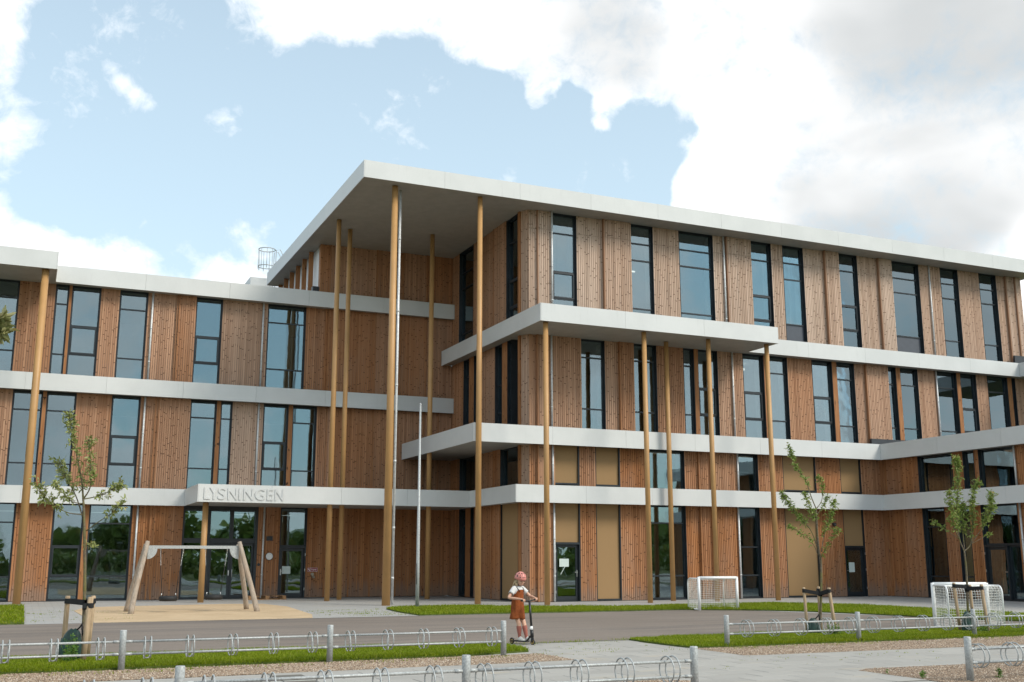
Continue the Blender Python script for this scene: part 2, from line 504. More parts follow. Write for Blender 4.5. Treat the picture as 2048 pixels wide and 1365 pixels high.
plain('fabric', (0.325, 0.205, 0.10), 0.85, var=0.035, scale=120, bump=0.15, spec=0.2)
plain('galvanised', (0.40, 0.415, 0.41), 0.52, 0.2, var=0.22, scale=46)
plain('pipe zinc', (0.62, 0.63, 0.63), 0.42, 0.15, var=0.12, scale=12)
plain('white paint', (0.80, 0.80, 0.79), 0.42, var=0.05)
plain('letter metal', (0.60, 0.605, 0.60), 0.4, var=0.04)
plain('inner wall', (0.52, 0.50, 0.47), 0.8, var=0.05)
plain('inner lining', (0.74, 0.70, 0.62), 0.7, var=0.05)
plain('inner floor', (0.26, 0.25, 0.235), 0.5, var=0.1)
plain('spandrel', (0.075, 0.082, 0.098), 0.2, var=0.05)
plain('black rubber', (0.012, 0.012, 0.013), 0.7, var=0.3, scale=20)
plain('steel', (0.55, 0.55, 0.54), 0.3, 0.9, var=0.1, scale=20)
plain('paper', (0.60, 0.68, 0.65), 0.8, var=0.03)
plain('dark plastic', (0.03, 0.03, 0.032), 0.45, var=0.15)
plain('bag green', (0.007, 0.036, 0.026), 0.5, var=0.35, scale=14, bump=0.2)
plain('strap', (0.010, 0.010, 0.011), 0.8, var=0.2)
plain('pallet wood', (0.30, 0.165, 0.075), 0.85, var=0.3, scale=9)
plain('plywood', (0.52, 0.41, 0.26), 0.75, var=0.1, scale=4)
plain('sign red', (0.30, 0.02, 0.026), 0.4, var=0.06)
plain('brass', (0.34, 0.30, 0.24), 0.45, 0.6, var=0.2, scale=30)

def grey_wood():
    m, t = mat('weathered pole', 0.8, spec=0.25)
    P = pos(t); x, y, z = t.xyz(P)
    g = t.noise(t.comb(t.math('MULTIPLY', x, 26.0), t.math('MULTIPLY', y, 26.0), t.math('MULTIPLY', z, 2.0)), 1.0, 6.0, 0.65, dist=0.4)
    col = t.ramp(g, [(0.25, (0.19, 0.155, 0.12)), (0.5, (0.36, 0.295, 0.235)), (0.75, (0.46, 0.385, 0.31))])
    col = t.mix(t.math('MULTIPLY', t.step(t.noise(P, 2.6, 3.0), 0.45, 0.75), 0.35), col, (0.36, 0.235, 0.14))
    t.put(t.p.inputs['Base Color'], col); t.put(t.p.inputs['Normal'], t.bump(g, 0.35, 0.006)); M['pole wood'] = m
grey_wood()
def stake_wood():
    m, t = mat('pale stake', 0.8, spec=0.25)
    P = pos(t); x, y, z = t.xyz(P)
    g = t.noise(t.comb(t.math('MULTIPLY', x, 34.0), t.math('MULTIPLY', y, 34.0), t.math('MULTIPLY', z, 3.0)), 1.0, 5.0, 0.65, dist=0.6)
    col = t.ramp(g, [(0.25, (0.24, 0.165, 0.10)), (0.5, (0.44, 0.315, 0.20)), (0.75, (0.53, 0.40, 0.27))])
    t.put(t.p.inputs['Base Color'], col); t.put(t.p.inputs['Normal'], t.bump(g, 0.35, 0.006)); M['stake'] = m
stake_wood()

def glass(name, refl, tint):
    m = bpy.data.materials.new(name); m.use_nodes = True
    t = NT(m.node_tree); t.n.clear()
    out = t.add('ShaderNodeOutputMaterial')
    gl = t.add('ShaderNodeBsdfAnisotropic', distribution='GGX') if False else t.add('ShaderNodeBsdfGlossy')
    gl.inputs['Roughness'].default_value = 0.012
    t.put(gl.inputs['Color'], (0.70, 0.90, 1.0))
    P = pos(t)
    # very slight bowing of the sheets
    t.put(gl.inputs['Normal'], t.bump(t.noise(P, 0.8, 2.0), 0.16, 0.02))
    tr = t.add('ShaderNodeBsdfTransparent'); t.put(tr.inputs[0], tint)
    lw = t.add('ShaderNodeFresnel'); lw.inputs['IOR'].default_value = 1.5
    f = t.math('ADD', refl, t.math('MULTIPLY', lw.outputs[0], 0.9), clamp=True)
    mx = t.add('ShaderNodeMixShader')
    t.put(mx.inputs[0], f); t.l.new(tr.outputs[0], mx.inputs[1]); t.l.new(gl.outputs[0], mx.inputs[2])
    t.l.new(mx.outputs[0], out.inputs[0])
    M[name] = m
glass('glass', 0.165, (0.62, 0.65, 0.64))

def lit(name, color, strength):
    m = bpy.data.materials.new(name); m.use_nodes = True
    t = NT(m.node_tree); t.n.clear()
    out = t.add('ShaderNodeOutputMaterial'); e = t.add('ShaderNodeEmission')
    t.put(e.inputs[0], color); e.inputs[1].default_value = strength
    t.l.new(e.outputs[0], out.inputs[0]); M[name] = m
lit('lamp glow', (1.0, 0.95, 0.85), 1.6)

# ------------------------------------------------------------------ ground materials
def ground_mats():
    m, t = mat('asphalt', 0.86, spec=0.3); P = pos(t); x, y, z = t.xyz(P)
    n1 = t.noise(P, 0.22, 3.0); n2 = t.noise(P, 55.0, 3.0, 0.7)
    tr = t.noise(t.comb(t.math('MULTIPLY', x, 0.12), t.math('MULTIPLY', y, 1.5), 0.0), 1.0, 5.0, 0.6, dist=0.4)
    col = t.mix(t.step(n1, 0.3, 0.7), (0.200, 0.163, 0.134), (0.232, 0.192, 0.160))
    col = t.mix(t.math('MULTIPLY', t.step(tr, 0.42, 0.66), 0.6), col, (0.125, 0.109, 0.098))
    col = t.mix(t.math('MULTIPLY', t.step(n2, 0.45, 0.75), 0.5), col, (0.25, 0.23, 0.21))
    col = t.mix(t.math('MULTIPLY', t.step(n2, 0.5, 0.28), 0.5), col, (0.06, 0.055, 0.05))
    st = t.noise(P, 1.7, 4.0, 0.7)
    col = t.mix(t.math('MULTIPLY', t.step(st, 0.66, 0.74), 0.45), col, (0.29, 0.265, 0.23))
    t.put(t.p.inputs['Base Color'], col); t.put(t.p.inputs['Normal'], t.bump(n2, 0.5, 0.008)); M['asphalt'] = m
    for name, sx, sy, seed in (('concrete slab', 0, 0, 0), ('paving field', 0.8, 0.4, 1), ('small pavers', 0.42, 0.21, 2)):
        m, t = mat(name, 0.82, spec=0.3); P = pos(t); x, y, z = t.xyz(P)
        n1 = t.noise(P, 0.5, 4.0); n2 = t.noise(P, 42.0, 4.0, 0.7); n3 = t.noise(P, 4.5, 4.0, 0.6)
        if sx:
            row = t.math('FLOOR', t.math('DIVIDE', y, sy))
            ux = t.math('ADD', t.math('DIVIDE', x, sx), t.math('MULTIPLY', t.math('MODULO', t.math('ABSOLUTE', row), 2.0), 0.5))
            w = t.add('ShaderNodeTexWhiteNoise', noise_dimensions='2D'); t.put(w.inputs['Vector'], t.comb(t.math('FLOOR', ux), row, 0.0))
            r = w.outputs['Value']
        else: r = obj_rand(t)
        base = (0.352, 0.337, 0.308) if seed < 2 else (0.37, 0.362, 0.345)
        col = t.mix(r, tuple(c*0.93 for c in base), tuple(c*1.08 for c in base))
        col = t.mix(t.math('MULTIPLY', t.step(n1, 0.35, 0.7), 0.25), col, (0.29, 0.275, 0.25))
        col = t.mix(t.math('MULTIPLY', t.step(n3, 0.5, 0.8), 0.2), col, (0.42, 0.41, 0.39))
        col = t.mix(t.math('MULTIPLY', t.step(n2, 0.5, 0.75), 0.35), col, (0.24, 0.23, 0.21))
        # drifts of pale sand swept over the slabs
        sd = t.noise(t.comb(t.math('MULTIPLY', x, 0.55), t.math('MULTIPLY', y, 1.7), 0.0), 1.0, 5.0, 0.62)
        col = t.mix(t.math('MULTIPLY', t.step(sd, 0.57, 0.68), 0.55), col, (0.43, 0.365, 0.27))
        if sx:
            fx = t.math('FRACT', ux); fy = t.math('FRACT', t.math('DIVIDE', y, sy))
            jx = t.math('MINIMUM', fx, t.math('SUBTRACT', 1.0, fx)); jy = t.math('MINIMUM', fy, t.math('SUBTRACT', 1.0, fy))
            j = t.math('MAXIMUM', t.math('LESS_THAN', t.math('MULTIPLY', jx, sx), 0.005), t.math('LESS_THAN', t.math('MULTIPLY', jy, sy), 0.005))
            col = t.mix(t.math('MULTIPLY', j, 0.6), col, (0.13, 0.125, 0.11))
            h = t.math('ADD', t.math('MULTIPLY', j, -1.0), t.math('MULTIPLY', n2, 0.3))
        else: h = n2
        t.put(t.p.inputs['Base Color'], col); t.put(t.p.inputs['Normal'], t.bump(h, 0.35, 0.004)); M[name] = m
    m, t = mat('joint sand', 0.95); t.put(t.p.inputs['Base Color'], (0.13, 0.12, 0.10)); M['joint'] = m
    m, t = mat('play sand', 0.95, spec=0.15); P = pos(t)
    n1 = t.noise(P, 0.8, 4.0); n2 = t.noise(P, 60.0, 4.0, 0.75)
    col = t.mix(t.step(n1, 0.3, 0.7), (0.49, 0.36, 0.225), (0.56, 0.42, 0.27))
    col = t.mix(t.math('MULTIPLY', t.step(n2, 0.45, 0.8), 0.4), col, (0.60, 0.49, 0.34))
    t.put(t.p.inputs['Base Color'], col); t.put(t.p.inputs['Normal'], t.bump(t.noise(P, 5.0, 6.0, 0.7), 0.8, 0.06)); M['sand'] = m
    m, t = mat('pea gravel', 0.9, spec=0.25); P = pos(t)
    vo = t.add('ShaderNodeTexVoronoi'); t.put(vo.inputs['Vector'], P); t.put(vo.inputs['Scale'], 62.0)
    rr = t.xyz(vo.outputs['Color'])
    col = t.ramp(rr[0], [(0.0, (0.17, 0.115, 0.075)), (0.4, (0.30, 0.215, 0.145)), (0.75, (0.40, 0.30, 0.215)), (1.0, (0.52, 0.43, 0.34))])
    col = t.mix(t.math('MULTIPLY', t.step(t.noise(P, 1.1, 4.0), 0.4, 0.7), 0.3), col, (0.23, 0.16, 0.105))
    col = t.mix(t.step(vo.outputs['Distance'], 0.35, 0.75), col, (0.08, 0.055, 0.038))
    t.put(t.p.inputs['Base Color'], col)
    t.put(t.p.inputs['Normal'], t.bump(t.math('SUBTRACT', 1.0, vo.outputs['Distance']), 0.9, 0.012)); M['gravel'] = m
    m, t = mat('pebble', 0.8, spec=0.3)
    a = t.add('ShaderNodeNewGeometry').outputs['Random Per Island']
    t.put(t.p.inputs['Base Color'], t.ramp(a, [(0.0, (0.16, 0.11, 0.075)), (0.45, (0.33, 0.24, 0.165)), (0.8, (0.43, 0.335, 0.25)), (1.0, (0.55, 0.48, 0.40))])); M['pebble'] = m
    m, t = mat('lawn soil', 0.95, spec=0.1); P = pos(t)
    t.put(t.p.inputs['Base Color'], t.mix(t.step(t.noise(P, 9.0, 4.0), 0.35, 0.7), (0.06, 0.085, 0.014), (0.10, 0.125, 0.03))); M['soil'] = m
    m, t = mat('grass blade', 0.55, spec=0.25); P = pos(t)
    a = t.add('ShaderNodeNewGeometry').outputs['Random Per Island']
    col = t.ramp(a, [(0.0, (0.15, 0.22, 0.008)), (0.5, (0.215, 0.295, 0.010)), (0.85, (0.265, 0.33, 0.015)), (1.0, (0.38, 0.35, 0.09))])
    col = t.mix(t.math('MULTIPLY', t.step(t.noise(P, 1.3, 4.0), 0.35, 0.7), 0.55), col, (0.285, 0.335, 0.012))
    col = t.mix(t.math('MULTIPLY', t.step(t.noise(P, 0.6, 2.0), 0.5, 0.75), 0.45), col, (0.13, 0.21, 0.007))
    t.put(t.p.inputs['Base Color'], col)
    trn = t.add('ShaderNodeBsdfTranslucent'); t.put(trn.inputs[0], col)
    ms = t.add('ShaderNodeMixShader'); ms.inputs[0].default_value = 0.45
    t.l.new(t.p.outputs[0], ms.inputs[1]); t.l.new(trn.outputs[0], ms.inputs[2]); t.l.new(ms.outputs[0], t.out.inputs[0]); M['grass'] = m
    m, t = mat('field', 0.95, spec=0.1); P = pos(t)
    t.put(t.p.inputs['Base Color'], t.mix(t.step(t.noise(P, 0.08, 4.0), 0.35, 0.65), (0.075, 0.10, 0.02), (0.11, 0.12, 0.04))); M['field'] = m
ground_mats()

# ------------------------------------------------------------------ ground
def inside(p, poly):
    x, y = p; c = False; n = len(poly)
    for i in range(n):
        x0, y0 = poly[i]; x1, y1 = poly[i-1]
        if (y0 > y) != (y1 > y) and x < (x1-x0)*(y-y0)/(y1-y0)+x0: c = not c
    return c
def sheet(name, poly, z, m, parent=None, kind='structure', skirt=0.0):
    b = MB(); b.face([(x, y, z) for x, y in poly])
    if skirt:
        for i in range(len(poly)):
            (x0, y0), (x1, y1) = poly[i], poly[(i+1) % len(poly)]
            b.face([(x0,y0,z-skirt), (x1,y1,z-skirt), (x1,y1,z), (x0,y0,z)])
    o = b.build(name, m, parent)
    if parent is None: o['kind'] = kind
    return o
def wavy(a, b, n, amp, seed):
    """a slightly uneven edge from a to b"""
    r = random.Random(seed); out = []
    for i in range(n):
        k = i/n; x = a[0]+(b[0]-a[0])*k; y = a[1]+(b[1]-a[1])*k
        nx, ny = -(b[1]-a[1]), (b[0]-a[0]); L = math.hypot(nx, ny)
        d = 0 if i == 0 else r.uniform(-amp, amp)
        out.append((x+nx/L*d, y+ny/L*d))
    return out
b = MB(); b.face([(-900,-900,-0.06), (900,-900,-0.06), (900,900,-0.06), (-900,900,-0.06)])
tag(b.build('ground', M['field']), kind='structure')

ROAD = [(-40,18.6), (10.0,18.6), (24.4,18.0), (24.0,19.6), (22.9,21.0), (22.35,23.0), (22.0,25.0), (21.4,26.9), (20.3,28.3), (18.9,29.2), (-40,29.2)]
sheet('road', [(-40,18.4), (33,17.5), (33,29.6), (-40,29.6)], -0.006, M['asphalt'])
APRON = [(-40,29.22), (20,29.22), (24.6,17.5), (33.9,17.5), (33.9,47), (-40,47)]
sheet('forecourt', APRON, 0.0, M['small pavers'])
sheet('pavement', [(-40,2.0), (44,2.0), (44,18.75), (10.75,18.95), (9.4,19.1), (8.0,19.15), (-40,19.0)], -0.004, M['paving field'])
# raised lawns with an uneven edge
LAWN_A = wavy((-40,16.62), (7.6,16.86), 60, 0.05, 1) + [(7.95,17.2), (8.05,17.8), (7.9,18.6), (7.5,18.95)] + wavy((7.3,19.05), (-40,19.1), 50, 0.05, 2)
LAWN_B = [(10.85,18.85), (10.82,17.6), (10.9,16.82)] + wavy((11.3,16.66), (40,16.45), 40, 0.05, 3) + [(40,17.9)] + wavy((30,18.1), (13.3,19.05), 24, 0.05, 4)
LAWN_C = [(10.2,29.3), (10.25,31.2), (10.5,33.3)] + wavy((10.9,33.75), (14.0,34.2), 7, 0.06, 5) + wavy((14.3,33.2), (17.8,31.5), 8, 0.06, 15) + wavy((17.8,31.5), (24.0,31.6), 12, 0.05, 16) + wavy((24.0,31.6), (25.6,28.9), 6, 0.05, 6) + wavy((25.6,28.9), (25.9,20.0), 10, 0.05, 8) + [(26,17.9), (24.5,18.0), (24.0,19.6), (22.9,21.0), (22.35,23.0), (22.0,25.0), (21.4,26.9), (20.3,28.3), (18.9,29.2)] + wavy((18.7,29.25), (10.2,29.3), 12, 0.04, 7)
LAWN_D = [(-40,29.25), (0.17,29.3), (0.17,40.2), (-40,40.4)]
for nm, poly in (('lawn', LAWN_A), ('lawn', LAWN_B), ('lawn', LAWN_C), ('lawn', LAWN_D)):
    sheet(nm, poly, 0.03, M['soil'], skirt=0.04)
# the apron of paving at the foot of the right wing and wing on the right
BED_A = wavy((-40,15.25), (7.8,15.5), 50, 0.02, 9) + [(8.0,15.6), (8.02,16.3), (7.95,16.85)] + wavy((7.6,16.84), (-40,16.6), 50, 0.03, 10)
BED_B = [(10.88,15.15)] + wavy((11.2,15.12), (40,14.4), 30, 0.015, 11) + [(40,16.46)] + wavy((39.5,16.44), (11.3,16.64), 30, 0.03, 12) + [(10.9,16.7)]
BED_C = [(-40,9.4), (7.6,9.4), (7.95,9.9), (8.0,12.4), (7.7,12.62), (-40,12.9)]
BED_D = [(10.9,9.4), (40,9.4), (40,11.6), (11.2,12.66), (10.9,12.5)]
for poly in (BED_A, BED_B, BED_C, BED_D): sheet('gravel_bed', poly, 0.006, M['gravel'], skirt=0.02)
SAND = [(1.75,29.3), (7.2,29.3), (7.6,31.0), (8.1,36.4), (7.8,38.9), (6.6,39.35), (4.6,39.0), (3.0,38.8), (1.95,38.4), (1.55,36.0)]
sheet('sand_pit', SAND, 0.012, M['sand'], skirt=0.02)

# paving slabs one by one where they are large in the picture, a field of slabs beyond
pav = tag(bpy.data.objects.new('paved_path', None), kind='structure'); C.objects.link(pav)
# bed of joint sand under the separate slabs
SLAB_L, SLAB_W = 0.8, 0.4
b = MB(); b.face([(3.2,11.2,0.001), (18.4,11.2,0.001), (18.4,19.1,0.001), (3.2,19.1,0.001)])
# only where no bed or lawn lies the joints show; the sheet stays under everything
b.build('joint_bed', M['joint'], pav)
sm = MB()
g = 0.004; hx, hy, bev = SLAB_L/2-g, SLAB_W/2-g, 0.006
rows = [[(-hx,-hy,-0.03),(hx,-hy,-0.03),(hx,hy,-0.03),(-hx,hy,-0.03)], [(-hx,-hy,-bev),(hx,-hy,-bev),(hx,hy,-bev),(-hx,hy,-bev)],
        [(-hx+bev,-hy+bev,0),(hx-bev,-hy+bev,0),(hx-bev,hy-bev,0),(-hx+bev,hy-bev,0)]]
sm.grid(rows, close=True, smooth=False, cap=True)
slab = None; cnt = 0; cut = MB()
def bedded(x, y):
    return inside((x,y), BED_A) or inside((x,y), BED_B) or inside((x,y), BED_C) or inside((x,y), BED_D) or inside((x,y), LAWN_A) or inside((x,y), LAWN_B)
ry = 11.22; r_i = 0
spots = []
while ry < 19.0:
    rx = 3.2 + (0.4 if r_i % 2 else 0.0)
    while rx < 18.3:
        cx, cy = rx+SLAB_L/2, ry+SLAB_W/2
        if cy + hy < 19.08 and any(not bedded(cx+a*0.36, cy+c*0.18) for a in (-1,0,1) for c in (-1,0,1)): spots.append((cx, cy))
        rx += SLAB_L
    ry += SLAB_W; r_i += 1
print('slabs', len(spots))
for cx, cy in spots:
    mx = Matrix.Translation((cx, cy, 0.004+R.uniform(-0.0012, 0.0012))) @ Matrix.Rotation(R.uniform(-0.003, 0.003), 4, 'X') @ Matrix.Rotation(R.uniform(-0.002, 0.002), 4, 'Y')
    if slab is None:
        slab = sm.build('paving_slab', M['concrete slab'], pav); slab.matrix_basis = mx
    else: instance(slab, pav, mx)

def blades(name, poly, n, h, w, box, seed, bend=0.5, z=0.03):
    r = random.Random(seed); v, f = [], []
    x0, x1, y0, y1 = box; k = 0; tries = 0
    while k < n and tries < n*6:
        tries += 1
        x, y = r.uniform(x0, x1), r.uniform(y0, y1)
        if not inside((x, y), poly): continue
        k += 1
        c = noise.noise((x*1.1, y*1.1, 3.7)) + 0.6*noise.noise((x*4, y*4, 1.0))
        hh = h*r.uniform(0.55, 1.1)*(1+0.35*c); a = r.uniform(0, 6.283); ww = w*r.uniform(0.7, 1.3)
        l = r.uniform(0.25, 0.9)*hh; la = r.uniform(0, 6.283)
        cx, sx = math.cos(a)*ww/2, math.sin(a)*ww/2
        mx, my = x+math.cos(la)*l*0.35, y+math.sin(la)*l*0.35
        i = len(v)
        v += [(x-cx, y-sx, z), (x+cx, y+sx, z), (mx+cx*0.75, my+sx*0.75, z+hh*0.6), (mx-cx*0.75, my-sx*0.75, z+hh*0.6), (x+math.cos(la)*l, y+math.sin(la)*l, z+hh)]
        f += [(i, i+1, i+2, i+3), (i+3, i+2, i+4)]
    me = bpy.data.meshes.new(name); me.from_pydata(v, [], f); me.update(); me.materials.append(M['grass'])
    o = bpy.data.objects.new(name, me); C.objects.link(o); o['kind'] = 'stuff'
    return o
blades('grass', LAWN_A, 60000, 0.062, 0.011, (-3.2,8.2,16.5,19.2), 21)
blades('grass', LAWN_B, 66000, 0.062, 0.012, (10.7,23.5,16.3,19.2), 22)
blades('grass', LAWN_C, 60000, 0.075, 0.018, (10.0,26.2,17.8,34.6), 23)
blades('grass', LAWN_D, 9000, 0.075, 0.022, (-3.5,0.3,29.2,40.3), 24)
# tufts straying over the edges of paving and gravel
def stray(name, pts, seed):
    r = random.Random(seed); v, f = [], []
    for (x, y, n, s, h) in pts:
        for _ in range(n):
            px, py = x+r.gauss(0, s), y+r.gauss(0, s*0.6); a = r.uniform(0, 6.283); hh = h*r.uniform(0.4, 1.0); l = hh*r.uniform(0.2, 0.9); w = 0.006
            i = len(v); c, s_ = math.cos(a), math.sin(a)
            v += [(px-s_*w, py+c*w, 0.0), (px+s_*w, py-c*w, 0.0), (px+c*l, py+s_*l, hh)]; f += [(i, i+1, i+2)]
    me = bpy.data.meshes.new(name); me.from_pydata(v, [], f); me.update(); me.materials.append(M['grass'])
    o = bpy.data.objects.new(name, me); C.objects.link(o); o['kind'] = 'stuff'
rr = random.Random(5)
stray('grass_tufts', [(rr.uniform(8.0,11.0), rr.uniform(16.2,19.0), 5, 0.05, 0.035) for _ in range(70)] + [(rr.uniform(9,15), rr.uniform(13.2,15.0), 4, 0.04, 0.03) for _ in range(40)]
      + [(rr.uniform(7.9,10.3), rr.uniform(29.6,33.6), 10, 0.1, 0.05) for _ in range(60)] + [(rr.uniform(0.2,3.0), rr.uniform(29.8,37), 8, 0.08, 0.05) for _ in range(36)]
      + [(rr.uniform(8.3,15), rr.uniform(18.9,19.25), 10, 0.12, 0.05) for _ in range(50)] + [(rr.uniform(-2,8), rr.uniform(16.3,16.7), 6, 0.08, 0.06) for _ in range(80)] + [(rr.uniform(11,20), rr.uniform(16.2,16.6), 6, 0.08, 0.06) for _ in range(70)], 6)
def pebbles(poly, n, box, seed):
    r = random.Random(seed); v, f = [], []
    k = 0
    while k < n:
        x, y = r.uniform(box[0], box[1]), r.uniform(box[2], box[3])
        if not inside((x, y), poly): continue
        k += 1; s = r.uniform(0.006, 0.015); a = r.uniform(0, 6.28); i = len(v)
        for q in range(4): v.append((x+math.cos(a+q*1.571)*s*r.uniform(0.8,1.2), y+math.sin(a+q*1.571)*s*r.uniform(0.6,1.0), 0.006))
        v.append((x, y, 0.006+s*r.uniform(0.6, 1.0)))
        f += [(i, i+1, i+4), (i+1, i+2, i+4), (i+2, i+3, i+4), (i+3, i, i+4)]
    me = bpy.data.meshes.new('gravel_stones'); me.from_pydata(v, [], f); me.update(); me.materials.append(M['pebble'])
    o = bpy.data.objects.new('gravel_stones', me); C.objects.link(o); o['kind'] = 'stuff'
pebbles(BED_A, 16000, (-1.0,8.2,15.0,17.0), 31)
pebbles(BED_B, 16000, (10.7,20.5,14.5,16.8), 32)
pebbles(BED_D, 8000, (10.7,15.5,10.0,12.9), 33)
pebbles(BED_C, 5000, (3.0,8.2,11.6,13.0), 34)

# ------------------------------------------------------------------ the school
school = thing('school_building', 'long school of timber boards banded in pale metal, with tall ochre columns', 'building', (0, 44.4, 0))

class Face:
    """a wall plane: u runs to the right as seen from outside, o points out of the wall"""
    def __init__(s, org, ud, nd): s.o, s.u, s.n = Vector(org), Vector(ud), Vector(nd)
    def p(s, u, o, z): q = s.o + s.u*u + s.n*o; return (q.x, q.y, z)
    def box(s, b, u0, u1, o0, o1, z0, z1):
        b.hexa([s.p(u0,o1,z0), s.p(u1,o1,z0), s.p(u1,o0,z0), s.p(u0,o0,z0), s.p(u0,o1,z1), s.p(u1,o1,z1), s.p(u1,o0,z1), s.p(u0,o0,z1)])
LEFT = Face((0,44.4,0), (1,0,0), (0,-1,0))        # u = x
FRONT = Face((0,36.45,0), (1,0,0), (0,-1,0))      # u = x
SIDE = Face((16.72,0,0), (0,-1,0), (-1,0,0))      # u = -y
WING = Face((33.75,0,0), (0,-1,0), (-1,0,0))      # u = -y
BACKL = Face((10.74,0,0), (0,-1,0), (-1,0,0))
CHAM = Face((16.72,36.78,0), (0.479,-0.878,0), (-0.878,-0.479,0))

def panel(F, u0, u1, z0, z1, off=0.0, weather=0.2, split=None, edge=False, useed=0.0, thick=0.26):
    """one panel of upright boards: raised boards with a groove between them"""
    if u1-u0 < 0.015: return
    b = MB()
    n = max(1, round((u1-u0)/BW)); w = (u1-u0)/n
    F.box(b, u0, u1, -thick, off-0.027, z0, z1)
    runs = [(z0, z1)] if split is None else [(z0, split-0.012), (split+0.012, z1)]
    for i in range(n):
        a = u0+w*i+0.0105; c = u0+w*(i+1)-0.0105
        prj = off + R.uniform(-0.002, 0.002)
        k0 = (math.floor((u0+useed+400)/BW)+i+0.08)*BW; k1 = k0+BW*0.84
        for za, zb in runs:
            b.face([F.p(a,prj,za), F.p(c,prj,za), F.p(c,prj,zb), F.p(a,prj,zb)], [(k0,za),(k1,za),(k1,zb),(k0,zb)])
            b.face([F.p(a,off-0.029,za), F.p(a,prj,za), F.p(a,prj,zb), F.p(a,off-0.029,zb)], [(k0,za),(k0,za),(k0,zb),(k0,zb)])
            b.face([F.p(c,prj,za), F.p(c,off-0.029,za), F.p(c,off-0.029,zb), F.p(c,prj,zb)], [(k1,za),(k1,za),(k1,zb),(k1,zb)])
            if split is not None or za > 0.3 or True:
                b.face([F.p(a,off-0.029,za), F.p(c,off-0.029,za), F.p(c,prj,za), F.p(a,prj,za)], [(k0,za)]*4)
    o = b.build('cladding_panel', M['wood'], school, weather=float(weather))
    if edge:
        e = MB(); F.box(e, u0-0.022, u0+0.028, off-0.10, off+0.022, z0, z1)
        e.build('corner_board', M['fin'], o, weather=float(weather))
    return o

def window(F, u0, u1, z0, z1, ts=(), sash=None, spandrel=False, rec=0.17, pane_mat='glass', lining=True, name='window', fw=0.05):
    """dark frame in a deep reveal, bars at heights ts, an opening sash, panes"""
    b = MB(); r0 = -rec
    F.box(b, u0, u0+0.014, -0.26, 0.012, z0, z1)                       # metal reveal
    F.box(b, u1-0.014, u1, -0.26, 0.012, z0, z1)
    F.box(b, u0+0.014, u1-0.014, -0.26, 0.0, z1-0.014, z1)
    F.box(b, u0+0.014, u1-0.014, -0.26, 0.02, z0, z0+0.02)
    a, c, d, e = u0+0.014, u1-0.014, z0+0.02, z1-0.014
    F.box(b, a, a+fw, r0, r0+0.07, d, e); F.box(b, c-fw, c, r0, r0+0.07, d, e)
    F.box(b, a+fw, c-fw, r0, r0+0.07, e-fw, e); F.box(b, a+fw, c-fw, r0, r0+0.07, d, d+fw)
    zs = [d+fw] + sorted(ts) + [e-fw]
    for t in sorted(ts): F.box(b, a+fw, c-fw, r0+0.002, r0+0.066, t-0.027, t+0.027)
    o = b.build(name, M['frame'], school)
    for i in range(len(zs)-1):
        lo = zs[i]+(0.027 if i else 0); hi = zs[i+1]-(0.027 if i < len(zs)-2 else 0)
        pa, pc = a+fw, c-fw
        if sash and abs(zs[i]-sash[0]) < 0.05:
            s = MB(); q = 0.058
            F.box(s, pa, pa+q, r0+0.01, r0+0.085, lo, hi); F.box(s, pc-q, pc, r0+0.01, r0+0.085, lo, hi)
            F.box(s, pa+q, pc-q, r0+0.01, r0+0.085, hi-q, hi); F.box(s, pa+q, pc-q, r0+0.01, r0+0.085, lo, lo+q)
            s.build('sash', M['frame'], o); pa, pc, lo, hi = pa+q, pc-q, lo+q, hi-q
        p = MB(); tl, tv = R.uniform(-0.005, 0.005), R.uniform(-0.006, 0.006)
        y0 = r0+0.03
        p.hexa([F.p(pa-0.005,y0,lo-0.005), F.p(pc+0.005,y0+tl*(pc-pa),lo-0.005), F.p(pc+0.005,y0-0.012,lo-0.005), F.p(pa-0.005,y0-0.012,lo-0.005),
                F.p(pa-0.005,y0+tv*(hi-lo),hi+0.005), F.p(pc+0.005,y0+tv*(hi-lo)+tl*(pc-pa),hi+0.005), F.p(pc+0.005,y0-0.012,hi+0.005), F.p(pa-0.005,y0-0.012,hi+0.005)])
        p.build('pane', M['spandrel'] if (spandrel and i == 0) else M[pane_mat], o)
    if lining:
        l = MB()
        F.box(l, u0+0.01, u0+0.03, -0.62, -0.262, z0, z1); F.box(l, u1-0.03, u1-0.01, -0.62, -0.262, z0, z1)
        l.build('inner_reveal', M['inner lining'], o)
    return o

def blind(F, u0, u1, z0, z1, sill=True):
    """a closed ochre outside screen in a dark surround"""
    b = MB()
    F.box(b, u0, u0+0.022, -0.26, 0.0, z0, z1); F.box(b, u1-0.045, u1, -0.26, 0.008, z0, z1)
    F.box(b, u0+0.022, u1-0.045, -0.26, 0.0, z0, z0+(0.06 if sill else 0.02))
    F.box(b, u0+0.022, u1-0.045, -0.26, -0.14, z0+0.06, z1)
    o = b.build('window', M['frame'], school)
    p = MB(); F.box(p, u0+0.024, u1-0.047, -0.135, -0.07, z0+(0.062 if sill else 0.022), z1)
    p.build('screen', M['fabric'], o)
    return o

